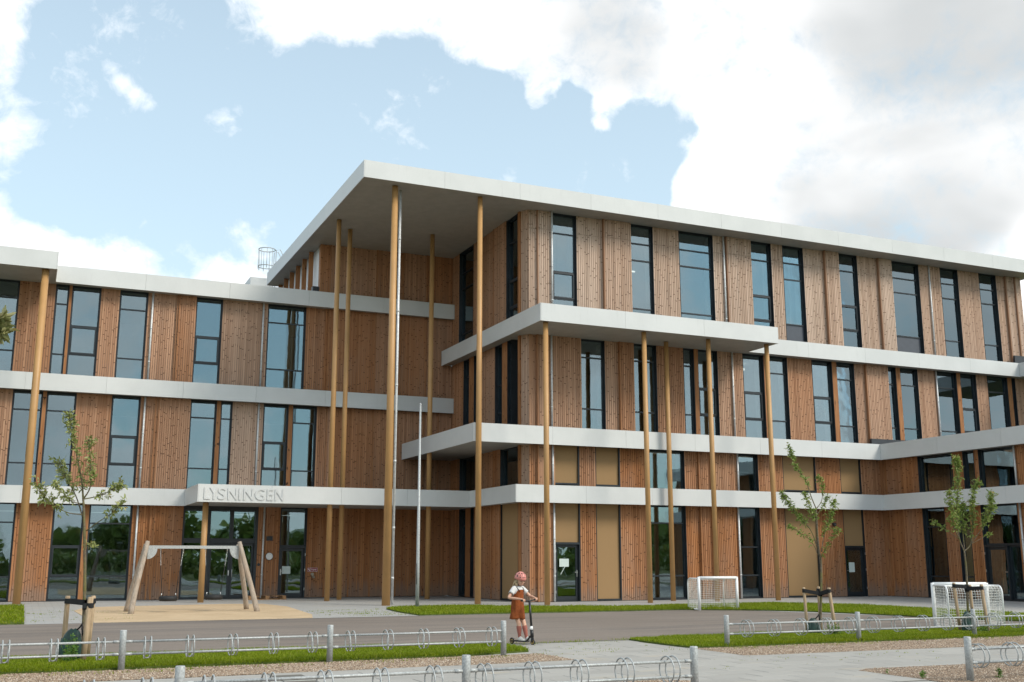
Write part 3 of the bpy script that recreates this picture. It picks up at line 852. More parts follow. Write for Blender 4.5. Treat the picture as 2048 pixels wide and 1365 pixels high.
def door(F, u0, u1, z1, hinge=1, name='door', rec=0.12):
    b = MB(); q = 0.10
    F.box(b, u0, u0+0.05, -0.26, 0.0, 0.0, z1); F.box(b, u1-0.05, u1, -0.26, 0.0, 0.0, z1); F.box(b, u0+0.05, u1-0.05, -0.26, 0.0, z1-0.06, z1)
    F.box(b, u0+0.05, u1-0.05, -0.26, 0.01, 0.0, 0.02)
    a, c = u0+0.055, u1-0.055
    F.box(b, a, a+q, -rec-0.05, -rec+0.01, 0.025, z1-0.065); F.box(b, c-q, c, -rec-0.05, -rec+0.01, 0.025, z1-0.065)
    F.box(b, a+q, c-q, -rec-0.05, -rec+0.01, 0.025, 0.19); F.box(b, a+q, c-q, -rec-0.05, -rec+0.01, z1-0.165, z1-0.065)
    o = b.build(name, M['frame'], school)
    p = MB(); F.box(p, a+q-0.004, c-q+0.004, -rec-0.026, -rec-0.014, 0.186, z1-0.161); p.build('pane', M['glass'], o)
    h = MB(); hu = (c-0.05) if hinge < 0 else (a+0.05)
    s = -1 if hinge < 0 else 1
    F.box(h, hu-0.02, hu+0.02, -rec+0.011, -rec+0.018, 0.9, 1.14)
    h.bar(F.p(hu,-rec+0.018,1.06), F.p(hu,-rec+0.06,1.06), 0.02, 0.02); h.bar(F.p(hu-s*0.01,-rec+0.06,1.06), F.p(hu+s*0.12,-rec+0.06,1.06), 0.022, 0.022)
    h.build('handle', M['steel'], o)
    k = MB(); hx = u1-0.03 if hinge > 0 else u0+0.03
    for zz in (0.35, 1.1, z1-0.3): F.box(k, hx-0.012, hx+0.012, 0.001, 0.02, zz-0.05, zz+0.05)
    k.build('hinge', M['steel'], o)
    return o

def pipe(F, u, z0, z1, o=0.06, r=0.038):
    b = MB(); b.tube([F.p(u,o,z0), F.p(u,o,z1)], r, 10)
    z = z0+0.9
    while z < z1-0.2:
        b.tube([F.p(u,o,z-0.03), F.p(u,o,z+0.03)], r+0.006, 10); b.bar(F.p(u,o-0.02,z), F.p(u,-0.02,z), 0.012, 0.02); z += 1.35
    return b.build('downpipe', M['pipe zinc'], school)

def fill(F, ua, ub, z0, z1, items, weather=0.2, split=None, seed=0.0, wvar=0.16, base=0.0):
    """lay a storey of one wall: items sorted along u; what lies between them is cladding, stepping out at each 'j'"""
    u = ua; off = base; edge = False
    def wood_to(x):
        nonlocal u
        if x-u > 0.015: panel(F, u, x, z0, z1, off, min(1, max(0, weather_now[0]+R.uniform(-wvar, wvar))), split, edge, seed)
        u = x
    weather_now = [weather]
    for it in items:
        k = it[0]
        if k == 'j': wood_to(it[1]); off += it[2] if len(it) > 2 else 0.10; edge = True
        elif k == 'tone': weather_now[0] = it[1]
        elif k == 'pipe': pipe(F, it[1], z0, z1, o=off+0.06)
        elif k == 'fin':
            wood_to_ = it[1]; b = MB(); F.box(b, it[1], it[2], -0.26, it[3] if len(it) > 3 else 0.015, z0, z1); b.build('timber_post', M['fin'], school); u = it[2]
        else:
            wood_to(it[1])
            if k == 'w': window(F, it[1], it[2], z0, z1, *it[3:])
            elif k == 'blind': blind(F, it[1], it[2], it[3] if len(it) > 3 else z0, z1)
            elif k == 'gap': pass
            u = it[2]; off = base; edge = False
    wood_to(ub)

# ---- left wing, top storey
TS = dict()
fill(LEFT, -9.0, 16.71, 8.30, 12.02, [
    ('w',-7.6,-6.5,(9.3,11.35)), ('j',-5.4), ('w',-4.6,-3.2,(9.3,11.25)), ('w',-2.5,-0.92,(9.30,11.35)),
    ('w',0.36,0.85,(9.28,11.26)), ('fin',0.85,0.95), ('w',0.95,2.01,(9.31,10.44),(9.31,10.44)),
    ('w',2.72,3.78,(9.29,11.27)), ('pipe',3.96), ('j',4.92,0.05), ('j',4.99,0.05),
    ('w',5.65,6.71,(9.31,10.42),(9.31,10.42)), ('tone',0.75), ('pipe',8.37), ('w',8.57,10.17,(9.28,11.25)), ('tone',0.15),
    ('j',11.03,0.05), ('j',11.14,0.05), ('j',13.2,0.03), ('j',14.3,0.03), ('j',15.5,0.03)], 0.30, seed=0.0)
# ---- left wing, middle storey
fill(LEFT, -9.0, 16.71, 4.10, 7.80, [
    ('w',-7.0,-5.9,(5.07,7.08)), ('w',-4.2,-3.1,(5.11,6.23),(5.11,6.23)), ('j',-2.2,0.06),
    ('w',-0.82,0.23,(5.07,7.08)), ('fin',0.23,0.36), ('w',0.36,1.41,(5.07,7.08)),
    ('w',2.70,3.76,(5.11,6.23),(5.11,6.23)), ('pipe',3.92), ('j',4.33,0.05), ('j',4.45,0.05),
    ('w',5.66,6.69,(5.07,7.10)), ('fin',6.69,6.85), ('w',6.85,7.31,(5.07,7.10)), ('tone',0.62), ('pipe',8.36),
    ('w',8.57,9.60,(5.12,6.24),(5.12,6.24)), ('fin',9.60,9.77), ('w',9.77,10.78,(5.10,7.08)), ('tone',0.2),
    ('j',11.2,0.05), ('j',11.6,0.03), ('j',13.2,0.04), ('j',14.25,0.04), ('j',15.44,0.03), ('j',16.1,0.03)], 0.22, seed=7.3)
# ---- left wing, ground storey
fill(LEFT, -9.0, 16.71, 0.02, 3.60, [
    ('w',-6.6,-4.9,(0.9,2.87)), ('j',-3.6,0.06), ('w',-2.0,-0.36,(0.9,2.87)),
    ('w',0.92,2.00,(0.89,2.02),(0.89,2.02)), ('fin',2.00,2.18), ('w',2.18,3.73,(0.90,2.87)), ('pipe',3.92),
    ('j',4.40,0.05), ('j',4.56,0.05), ('gap',5.62,8.55), ('pipe',8.78), ('gap',9.45,10.54),
    ('j',11.3,0.05), ('j',12.3,0.05), ('j',13.2,0.03), ('j',14.3,0.03), ('j',15.5,0.03)], 0.03, seed=13.9, wvar=0.05)
# entrance: side light, double door and lights over
def entrance():
    F = LEFT; b = MB(); z1 = 3.60
    for u0, u1 in ((5.62,5.70), (6.56,6.70), (8.44,8.55)): F.box(b, u0, u1, -0.26, 0.01, 0.0, z1)
    F.box(b, 5.70, 6.56, -0.24, -0.02, 3.44, z1); F.box(b, 6.70, 8.44, -0.24, -0.02, 3.44, z1)
    F.box(b, 5.70, 6.56, -0.24, -0.02, 2.16, 2.34); F.box(b, 6.70, 8.44, -0.24, -0.02, 2.16, 2.34)
    F.box(b, 7.46, 7.60, -0.22, -0.03, 2.34, 3.44); F.box(b, 5.70, 6.56, -0.24, -0.02, 0.0, 0.09)
    o = b.build('entrance_frame', M['frame'], school)
    for u0, u1, za, zb in ((5.70,6.56,0.09,2.16), (5.70,6.56,2.34,3.44), (6.70,7.46,2.34,3.44), (7.60,8.44,2.34,3.44)):
        p = MB(); F.box(p, u0-0.004, u1+0.004, -0.13, -0.118, za-0.004, zb+0.004); p.build('pane', M['glass'], o)
    for u0, u1, hs in ((6.705,7.53,1), (7.54,8.435,-1)):
        d = MB(); q = 0.085
        F.box(d, u0, u0+q, -0.17, -0.09, 0.02, 2.155); F.box(d, u1-q, u1, -0.17, -0.09, 0.02, 2.155)
        F.box(d, u0+q, u1-q, -0.17, -0.09, 0.02, 0.15); F.box(d, u0+q, u1-q, -0.17, -0.09, 2.05, 2.155)
        dr = d.build('door', M['frame'], school)
        p = MB(); F.box(p, u0+q-0.004, u1-q+0.004, -0.136, -0.124, 0.146, 2.054); p.build('pane', M['glass'], dr)
        hu = u1-0.045 if hs > 0 else u0+0.045
        h = MB()
        if hs < 0:
            hu += 0.03
            h.tube([F.p(hu,-0.09,0.84), F.p(hu,-0.03,0.84), F.p(hu,-0.025,0.86), F.p(hu,-0.025,1.12), F.p(hu,-0.03,1.14), F.p(hu,-0.09,1.14)], 0.012, 8)
        else: F.box(h, hu-0.02, hu+0.02, -0.089, -0.075, 0.9, 1.1)
        h.build('handle', M['steel'], dr)
entrance()
# glazed single door beside it with a tall light above
def side_door():
    F = LEFT
    window(F, 9.45, 10.54, 2.02, 3.60, (), name='window', lining=False)
    o = door(F, 9.45, 10.54, 2.02, hinge=1)
side_door()

# ---- upper block behind the left wing roof
fill(LEFT, 10.70, 16.71, 12.30, 14.86, [('j',11.13,0.05), ('j',13.2,0.05), ('j',14.4,0.04), ('j',15.5,0.03)], 0.2, seed=21.0, base=0.03)
b = MB(); BACKL.box(b, -52.3, -44.72, -0.3, -0.02, 12.3, 14.86); b.build('sky_white_glazing', M['white paint'], school)  # plain white stands in for bright sky reflected in glazing between the fins
for i in range(7):
    y = 45.68 + 1.27*i
    e = MB(); e.box(10.50, 10.70, y-0.02, y+0.05, 12.3, 14.84); e.build('timber_fin', M['fin'], school)
b = MB(); b.box(10.42, 10.68, 44.42, 44.7, 12.4, 12.98); b.build('roof_upstand', M['flashing'], school)
b = MB(); b.box(9.45, 10.6, 54.0, 57.0, 12.3, 15.6); b.build('plant_box', M['fascia'], school)

# ---- right wing, side wall
top_t = (11.42, 12.54, 14.09); alt_t = (11.40, 13.39, 14.10)
fill(SIDE, -44.38, -36.80, 10.40, 14.86, [('w',-43.36,-41.71,(11.16,13.19,13.91)), ('j',-39.4,0.04), ('w',-38.17,-37.05,(11.20,12.35,13.88),(11.2,12.35)), ('fin',-36.98,-36.82,0.05)], 0.25, split=14.12, seed=31.0)
fill(SIDE, -44.38, -36.80, 6.25, 9.92, [('w',-42.75,-42.12,(7.2,9.2)), ('fin',-42.12,-41.55,0.0), ('w',-41.55,-41.10,(7.2,9.2)), ('w',-39.29,-38.60,(7.2,8.3)), ('fin',-38.60,-38.07,0.0), ('w',-38.07,-37.66,(7.2,9.2)), ('fin',-36.98,-36.82,0.05)], 0.2, seed=37.0)
fill(SIDE, -44.38, -36.80, 4.10, 5.74, [('w',-43.12,-41.41,()), ('j',-39.35,0.05), ('w',-38.73,-37.07,()), ('fin',-36.98,-36.82,0.05)], 0.05, seed=41.0)
fill(SIDE, -44.38, -36.80, 0.02, 3.60, [('w',-43.11,-42.36,(0.9,2.9)), ('fin',-42.36,-41.82,0.02), ('w',-41.82,-41.48,(0.9,2.9)), ('j',-39.5,0.05), ('blind',-38.73,-37.05), ('fin',-36.98,-36.82,0.05)], 0.05, seed=43.0)
# the cut corner and first step of the front
for z0, z1, wv, sp in ((10.40,14.86,0.75,14.12), (6.25,9.92,0.7,None), (4.10,5.74,0.7,None), (0.02,3.60,0.45,None)):
    panel(CHAM, 0.0, 0.375, z0, z1, 0.0, wv, sp, False, 47.0, thick=0.2)

# ---- right wing, front
fill(FRONT, 16.90, 43.0, 10.40, 14.86, [
    ('j',17.25,0.08), ('pipe',17.83), ('w',17.91,18.97,(11.45,12.53,14.08),(11.45,12.53)), ('j',20.14,0.12),
    ('w',21.40,22.48,(11.38,13.39,14.09)), ('w',23.73,25.40,(11.41,13.40,14.10)), ('pipe',25.90), ('j',26.02,0.10),
    ('w',27.28,28.38,(11.42,12.53,14.08),(11.42,12.53)), ('w',28.99,30.09,(11.40,13.39,14.12),None,True), ('j',31.19,0.12),
    ('w',31.98,33.09,(11.40,12.54,14.11),(11.4,12.54)), ('j',34.22,0.12), ('w',35.0,36.70,(11.41,13.43,14.11),None,True), ('pipe',37.28),
    ('w',38.01,39.11,(11.43,13.45,14.15)), ('w',40.45,41.55,(11.43,13.43,14.12)), ('j',42.08,0.10), ('j',42.62,0.06)], 0.95, split=14.12, seed=53.0, wvar=0.22)
fill(FRONT, 16.90, 43.0, 6.25, 9.92, [
    ('j',17.22,0.08), ('pipe',17.78), ('w',19.09,20.15,(7.20,9.21)), ('j',20.77,0.10), ('w',21.42,22.50,(7.20,9.24)),
    ('w',23.77,24.27,(7.22,9.21)), ('fin',24.27,24.46,0.02), ('w',24.46,25.41,(7.23,8.34),(7.23,8.34)), ('pipe',26.10),
    ('w',26.67,27.72,(7.18,8.33),(7.18,8.33)), ('fin',27.72,27.88,0.02), ('w',27.88,28.94,(7.19,9.20)),
    ('w',30.24,31.32,(7.22,8.34),(7.22,8.34)), ('fin',31.32,31.56,0.02), ('w',31.56,32.54,(7.15,9.18)), ('j',33.10,0.12),
    ('w',34.36,34.90,(7.2,9.15)), ('fin',34.90,35.14,0.02), ('w',35.14,36.17,(7.21,9.15)), ('pipe',37.22),
    ('w',37.30,38.50,(7.2,9.18)), ('fin',38.50,38.72,0.02), ('w',38.72,39.71,(7.2,8.31),(7.2,8.31)),
    ('w',40.42,41.69,(7.2,9.18)), ('fin',41.69,41.95,0.02), ('w',41.95,42.2,(7.2,9.18))], 0.38, seed=59.0)
fill(FRONT, 16.90, 33.79, 4.10, 5.74, [
    ('j',17.22,0.08), ('pipe',17.80), ('blind',17.93,18.98,4.28), ('blind',19.68,20.74,4.26), ('w',22.05,23.66,()), ('j',24.28,0.08), ('j',24.8,0.04),
    ('pipe',26.08), ('w',26.14,27.20,()), ('blind',28.45,30.14,4.28), ('blind',31.44,32.55,4.27)], 0.15, seed=61.0)
fill(FRONT, 16.90, 33.79, 0.02, 3.60, [
    ('j',17.22,0.08), ('pipe',17.84), ('gap',17.92,18.99), ('blind',19.67,20.72,0.02), ('w',22.05,23.65,(0.9,2.91)), ('j',24.30,0.08), ('j',24.8,0.04),
    ('pipe',26.02), ('w',26.10,27.18,(0.9,2.01)), ('blind',28.44,30.10,0.02), ('gap',31.45,32.54)], 0.04, seed=67.0, wvar=0.08)
blind(FRONT, 17.92, 18.99, 2.13, 3.60, sill=False); door(FRONT, 17.92, 18.99, 2.13, hinge=-1)
blind(FRONT, 31.45, 32.54, 2.06, 3.60, sill=False); door(FRONT, 31.45, 32.54, 2.06, hinge=1)

# ---- wing on the right, coming towards the road
fill(WING, -36.45, -20.0, 4.10, 5.74, [('fin',-36.30,-36.22,0.03), ('j',-35.29,0.05), ('w',-34.36,-32.52,()), ('w',-31.97,-31.41-0.0,()), ('w',-31.19,-29.53,()), ('pipe',-29.44),
    ('w',-28.4,-27.3,()), ('w',-26.4,-24.7,()), ('w',-23.6,-22.0,())], 0.06, seed=71.0)
fill(WING, -36.45, -20.0, 0.02, 3.60, [('fin',-36.30,-36.22,0.03), ('j',-35.35,0.05), ('w',-34.30,-33.12,(0.85,2.83)), ('w',-32.45,-31.85,(0.85,)), ('gap',-31.28,-29.58), ('pipe',-29.40),
    ('w',-28.4,-27.3,(0.9,2.9)), ('w',-26.4,-24.7,(0.9,2.9)), ('w',-23.6,-22.0,(0.9,2.9))], 0.02, seed=73.0, wvar=0.04)
window(WING, -31.28, -29.58, 2.05, 3.60, (), lining=False)
door(WING, -31.28, -30.20, 2.05, hinge=-1); window(WING, -30.20, -29.58, 0.02, 2.05, (), lining=False)

for z0, z1 in ((4.10,5.74), (0.02,3.60)):
    b = MB(); b.box(33.60, 33.81, 36.27, 36.475, z0, z1); b.build('timber_post', M['fin'], school, weather=0.2)
# dark plinth under the boards
b = MB()
LEFT.box(b, -9, 5.62, -0.3, -0.03, -0.05, 0.02); LEFT.box(b, 8.55, 9.45, -0.3, -0.03, -0.05, 0.02); LEFT.box(b, 10.54, 16.6, -0.3, -0.03, -0.05, 0.02)
SIDE.box(b, -44.4, -36.8, -0.3, -0.03, -0.05, 0.02); FRONT.box(b, 16.95, 33.7, -0.3, -0.03, -0.05, 0.02); WING.box(b, -36.4, -20, -0.3, -0.03, -0.05, 0.02)
b.build('plinth', M['flashing'], school)

# ---- decks, canopies and roofs with their metal bands
def band(outline, z0, z1, front, roof=None, joint=3.0):
    """a slab and, along the listed outline edges, metal sheets with open joints"""
    s = MB(); s.prism(outline, z0+0.035, z1-0.012)
    so = s.build('canopy', M['soffit'], school)
    r = MB(); r.prism([(x, y) for x, y in outline], z1-0.010, z1-0.004); r.build('roof_covering', M['roofing'], so)
    for (ax, ay), (bx, by), first in front:
        a, c = Vector((ax, ay, 0)), Vector((bx, by, 0)); d = (c-a); L = d.length; d.normalize()
        nrm = Vector((d.y, -d.x, 0))
        k = max(1, round(L/joint)); st = 0.0
        for i in range(k):
            e = L if i == k-1 else min(L, (i+1)*L/k)
            s0, s1 = st+0.003, e-0.003
            m = MB(); p0, p1 = a+d*s0, a+d*s1
            q = [p0+nrm*0.03, p1+nrm*0.03, p1+nrm*0.001, p0+nrm*0.001]
            m.hexa([(v.x, v.y, z0) for v in q] + [(v.x, v.y, z1) for v in q])
            m.build('fascia_panel', M['fascia'], so)
            st = e
    return so
# 1: over the ground storey
band([(-9,45.0), (-9,43.93), (5.61,43.93), (5.61,40.43), (16.13,40.43), (16.13,35.93), (33.23,35.93), (33.23,20.0), (34.2,20.0), (34.2,36.9), (17.3,36.9), (17.3,45.0)], 3.56, 4.20,
     [((-9,43.93),(5.58,43.93),0), ((5.61,43.93),(5.61,40.40),0), ((5.61,40.43),(16.13,40.43),0), ((16.13,40.40),(16.13,35.90),0), ((16.13,35.93),(33.20,35.93),0), ((33.23,35.90),(33.23,20.0),0)])
# 2: right wing and flat roof of the wing on the right
band([(14.48,44.13), (14.48,35.93), (33.23,35.93), (33.23,20.0), (46,20.0), (46,36.16), (17.0,36.16), (17.0,44.13)], 5.69, 6.36,
     [((14.48,44.13),(14.48,35.90),0), ((14.48,35.93),(33.20,35.93),0), ((33.23,35.90),(33.23,20.0),0)])
# 2 left
band([(-9,45.0), (-9,43.93), (16.71,43.93), (16.71,45.0)], 7.77, 8.42, [((-9,43.93),(16.71,43.93),0)])
# 3: canopy over the right wing
band([(16.23,44.13), (16.23,33.98), (26.57,33.98), (26.57,35.93), (41.95,35.93), (41.95,31.0), (46,31.0), (46,36.9), (17.0,36.9), (17.0,44.13)], 9.88, 10.53,
     [((16.23,44.13),(16.23,33.95),0), ((16.23,33.98),(26.57,33.98),0), ((26.57,33.95),(26.57,35.90),0), ((26.60,35.93),(41.92,35.93),0), ((41.95,35.90),(41.95,31.0),0)])
# left wing roof and its overhang
band([(-9,58.0), (-9,41.90), (0.30,41.90), (0.30,43.93), (16.71,43.93), (16.71,45.2), (10.4,45.2), (10.4,58.0)], 11.98, 12.64,
     [((-9,41.90),(0.30,41.90),0), ((0.30,41.87),(0.30,43.90),0), ((0.33,43.93),(16.71,43.93),0)])
# main roof
band([(10.01,52.4), (10.01,35.43), (43.3,35.43), (43.3,52.4)], 14.83, 15.47,
     [((10.01,52.4),(10.01,35.40),0), ((10.01,35.43),(43.3,35.43),0), ((43.3,35.40),(43.3,52.4),0), ((43.3,52.4),(10.01,52.4),0)])
# dark flashing where the flat roof meets the right wing
b = MB(); FRONT.box(b, 33.0, 45.9, 0.16, 0.30, 6.30, 6.62); b.build('flashing', M['flashing'], school)
b = MB(); FRONT.box(b, 42.0, 43.0, 0.20, 0.30, 10.45, 10.95); b.build('flashing', M['flashing'], school)
b = MB(); b.box(45.7, 46.0, 20, 36.6, 0, 5.7); b.box(33.9, 45.7, 20.0, 20.3, 0, 5.7); b.build('rear_wall', M['inner wall'], school)

# ---- rooms behind the glass
def rooms():
    b = MB(); f = MB()
    def back(x0, x1, y0, y1, levels, cross):
        for z0, z1 in levels:
            f.box(x0, x1, y0, y1, z0-0.25, z0)
            b.box(x0, x1, y0, y1, z1+0.02, z1+0.10)
            b.box(x0, x1, y1-0.15, y1, z0, z1)
            for cx in cross: b.box(cx-0.06, cx+0.06, y0+0.1, y1-0.15, z0, z1)
    back(-9, 16.55, 44.7, 50.5, ((0.02,3.5), (4.12,7.7), (8.35,11.9)), (-4.5, 4.4, 7.5, 11.2))
    back(17.0, 43.0, 36.75, 43.0, ((6.30,9.8), (10.45,14.78)), (17.3, 23.1, 29.6, 33.5, 42.9))
    back(17.0, 33.6, 36.95, 43.0, ((0.02,5.6),), (17.3, 25.2, 33.5))
    f.box(34.05, 45.6, 20.3, 36.2, -0.2, 0.02); b.box(39.5, 39.65, 20.3, 36.2, 0.02, 5.66)
    b.box(34.05, 39.5, 33.0, 33.1, 0.02, 5.66); b.box(34.05, 39.5, 27.5, 27.6, 0.02, 5.66)
    b.box(10.95, 43.2, 51.8, 52.2, 12.4, 14.84); b.box(42.9, 43.2, 37, 51.8, 0, 14.84)
    b.build('partition', M['inner wall'], school); f.build('floor_slab', M['inner floor'], school)
rooms()
# lamps hanging in the rooms of the right wing: some are on
for (x, y, z, L) in ((18.6,38.6,13.1,1.3), (22.2,38.4,13.45,1.1), (24.6,38.9,13.0,1.4)):
    b = MB(); b.box(x-L/2, x+L/2, y-0.03, y+0.03, z, z+0.05)
    o = b.build('ceiling_lamp', M['lamp glow'], school)
    c = MB(); c.box(x-L/2+0.1, x-L/2+0.11, y-0.005, y+0.005, z+0.05, 14.75); c.box(x+L/2-0.11, x+L/2-0.10, y-0.005, y+0.005, z+0.05, 14.75); c.build('cable', M['dark plastic'], o)
for (x, y) in ((27.7,38.2), (33.1,38.6)):
    b = MB(); b.tube([(x,y,9.55), (x,y,9.62)], 0.27, 24); b.build('ceiling_lamp', M['lamp glow'], school)

# ---- columns
for (x, y, top, r0, r1) in ((-0.06,42.22,11.98,0.142,0.135), (11.33,35.98,14.83,0.15,0.115), (14.62,35.85,14.83,0.115,0.098), (10.52,40.72,14.83,0.105,0.10), (11.27,41.78,14.83,0.10,0.10), (14.62,41.10,14.83,0.105,0.10),
                            (16.54,34.25,9.88,0.105,0.098), (20.68,34.34,9.88,0.10,0.095), (22.44,35.60,9.88,0.10,0.095), (23.66,34.50,9.88,0.10,0.095), (26.36,34.42,9.88,0.102,0.097), (6.0,41.2,3.56,0.115,0.11)):
    b = MB(); b.tube([(x,y,-0.02), (x,y,top+0.02)], [r0*0.95, r1*0.95], 28)
    b.build('column', M['column paint'], school)
b = MB(); b.tube([(11.66,36.35,0.0), (11.66,36.35,14.85)], 0.045, 12)
for z in (0.9, 2.6, 4.9, 7.6, 10.3, 13.0): b.tube([(11.66,36.35,z-0.04), (11.66,36.35,z+0.04)], 0.053, 12)
b.build('downpipe', M['pipe zinc'], school)

# ---- the name over the entrance: raised letters
def letters():
    xs = [(5.80,6.02), (5.99,6.32), (6.29,6.57), (6.64,6.98), (7.04,7.12), (7.21,7.56), (7.62,7.98), (8.06,8.28), (8.35,8.67)]
    dg = None
    for ch, (x0, x1) in zip('LYSNINGEN', xs):
        cu = bpy.data.curves.new('letter', 'FONT'); cu.body = ch; cu.size = 0.6; cu.extrude = 0.010; cu.resolution_u = 4; cu.offset = 0.004
        o = bpy.data.objects.new('letter', cu); C.objects.link(o)
        bpy.context.view_layer.update()
        me = bpy.data.meshes.new_from_object(o.evaluated_get(bpy.context.evaluated_depsgraph_get()))
        C.objects.unlink(o); bpy.data.objects.remove(o); bpy.data.curves.remove(cu)
        vx = [v.co.x for v in me.vertices]; vy = [v.co.y for v in me.vertices]
        sx = (x1-x0)/(max(vx)-min(vx)); sy = 0.425/(max(vy)-min(vy))
        for v in me.vertices:
            v.co = Vector(((v.co.x-min(vx))*sx + x0, 40.381 - v.co.z, (v.co.y-min(vy))*sy + 3.655))
        me.materials.clear(); me.materials.append(M['letter metal']); me.name = 'letter'
        lo = bpy.data.objects.new('letter', me); C.objects.link(lo); link(lo, school)
letters()

# ---- safety cage of the ladder on the roof
def cage():
    b = MB(); c = Vector((10.15, 53.6, 0)); r = 0.42
    for z in (16.1, 17.0):
        pts = [(c.x+r*math.cos(a), c.y+r*math.sin(a), z+ (0.0)) for a in [2*math.pi*i/14 for i in range(14)]]
        b.tube(pts, 0.022, 6, closed=True)
    for i in range(7):
        a = math.radians(60+40*i); b.tube([(c.x+r*math.cos(a), c.y+r*math.sin(a), 15.95), (c.x+r*math.cos(a), c.y+r*math.sin(a), 17.0)], 0.014, 6)
    for s in (-0.25, 0.25):
        b.tube([(c.x+0.42, c.y+s, 15.0), (c.x+0.42, c.y+s, 16.95), (c.x+0.62, c.y+s, 17.0), (c.x+1.0, c.y+s, 16.3)], 0.02, 6)
    for z in (15.4, 15.7, 16.0, 16.3): b.bar((c.x+0.42, c.y-0.25, z), (c.x+0.42, c.y+0.25, z), 0.02, 0.02)
    for z in (16.35, 16.05): b.bar((c.x+0.42, c.y-0.25, z), (c.x+1.0, c.y-0.25, z), 0.02, 0.02)
    b.build('ladder_cage', M['galvanised'], school)
cage()

# ------------------------------------------------------------------ bicycle racks
def bike_rack(posts, y, rings, label, loc):
    t = thing('bike_rack', label, 'bike rack', loc, 'galvanised bike racks along the gravel beds')
    post = None
    for x in posts:
        if post is None:
            b = MB(); r = 0.046
            b.grid([[(r*k*math.cos(a), r*k*math.sin(a), z) for a in [2*math.pi*i/18 for i in range(18)]] for k, z in ((1,-0.05), (1,0.545), (0.9,0.555))], close=True, cap=True)
            post = b.build('post', M['galvanised'], t); first = post; post.matrix_parent_inverse = pm(t).inverted(); post.matrix_basis = Matrix.Translation((x, y, 0))
        else: instance(post, t, Matrix.Translation((x, y, 0)))
    xs = sorted(posts)
    for i in range(len(xs)-1):
        for z in (0.225, 0.395):
            b = MB(); b.tube([(xs[i]+0.03, y, z), (xs[i+1]-0.03, y, z)], 0.0165, 10)
            for e, s in ((xs[i], 1), (xs[i+1], -1)): b.tube([(e+s*0.03, y, z), (e+s*0.13, y, z)], 0.021, 10)
            b.build('rail', M['galvanised'], t)
    loop = None
    for x in rings:
        mx = Matrix.Translation((x, y, 0.31)) @ Matrix.Rotation(R.uniform(-0.05, 0.05), 4, 'Z')
        if loop is None:
            b = MB(); n = 44; rad = 0.148
            # one wire wound twice round: a loop for each side of the wheel
            pts = [(-0.042 + 0.085*(k/n)**1.0*(1 if True else 0), rad*math.sin(2*math.pi*2*k/n*1.0), -rad*math.cos(2*math.pi*2*k/n)) for k in range(n+1)]
            pts = [(-0.042 if k < n*0.46 else 0.042 if k > n*0.54 else -0.042+0.084*((k/n-0.46)/0.08), p[1], p[2]) for k, p in enumerate(pts)]
            b.tube(pts, 0.009, 6)
            loop = b.build('wheel_loop', M['galvanised'], t); loop.matrix_parent_inverse = pm(t).inverted(); loop.matrix_basis = mx
        else: instance(loop, t, mx)
    return t
def span_rings(posts, offs=(0.335, 0.93, 1.54, 2.13, 2.71)):
    return [p+o for p in posts for o in offs]
PB = [-4.6, -1.6, 1.40, 4.40, 7.29]
bike_rack(PB, 16.75, [-4.25,-3.65,-3.05,-2.45,-1.9,-1.25,-0.68] + [-0.11,0.5,1.11] + [1.74,2.33,2.94,3.54,4.13] + [4.72,5.32,5.91,6.51,7.08], 'bike rack of wire loops along the grass strip left of the child', (-4.6,16.75,0))
PF = [-1.5, 1.45, 4.36, 7.19]
bike_rack(PF, 11.0, [-1.1,-0.5,0.1,0.65,1.16] + [1.72,2.29,2.85,3.43,4.0] + [4.57,5.13,5.70,6.27,6.86], 'nearest bike rack, cut off by the bottom edge in front of the pale paving', (-1.5,11.0,0))
PR = [11.66, 14.66, 17.62, 20.6]
bike_rack(PR, 16.75, [12.1,12.7,13.31,13.91,14.47] + [15.03,15.66,16.28,16.92,17.53] + [18.17,18.78,19.4,20.0,20.4], 'bike rack along the grass in front of the two right-hand trees and the goal net', (11.66,16.75,0))
PQ = [11.33, 14.3]
bike_rack(PQ, 10.9, [11.50,12.10,12.7,13.3,13.9], 'bike rack cut off by the lower right corner, standing in gravel', (11.33,10.9,0))

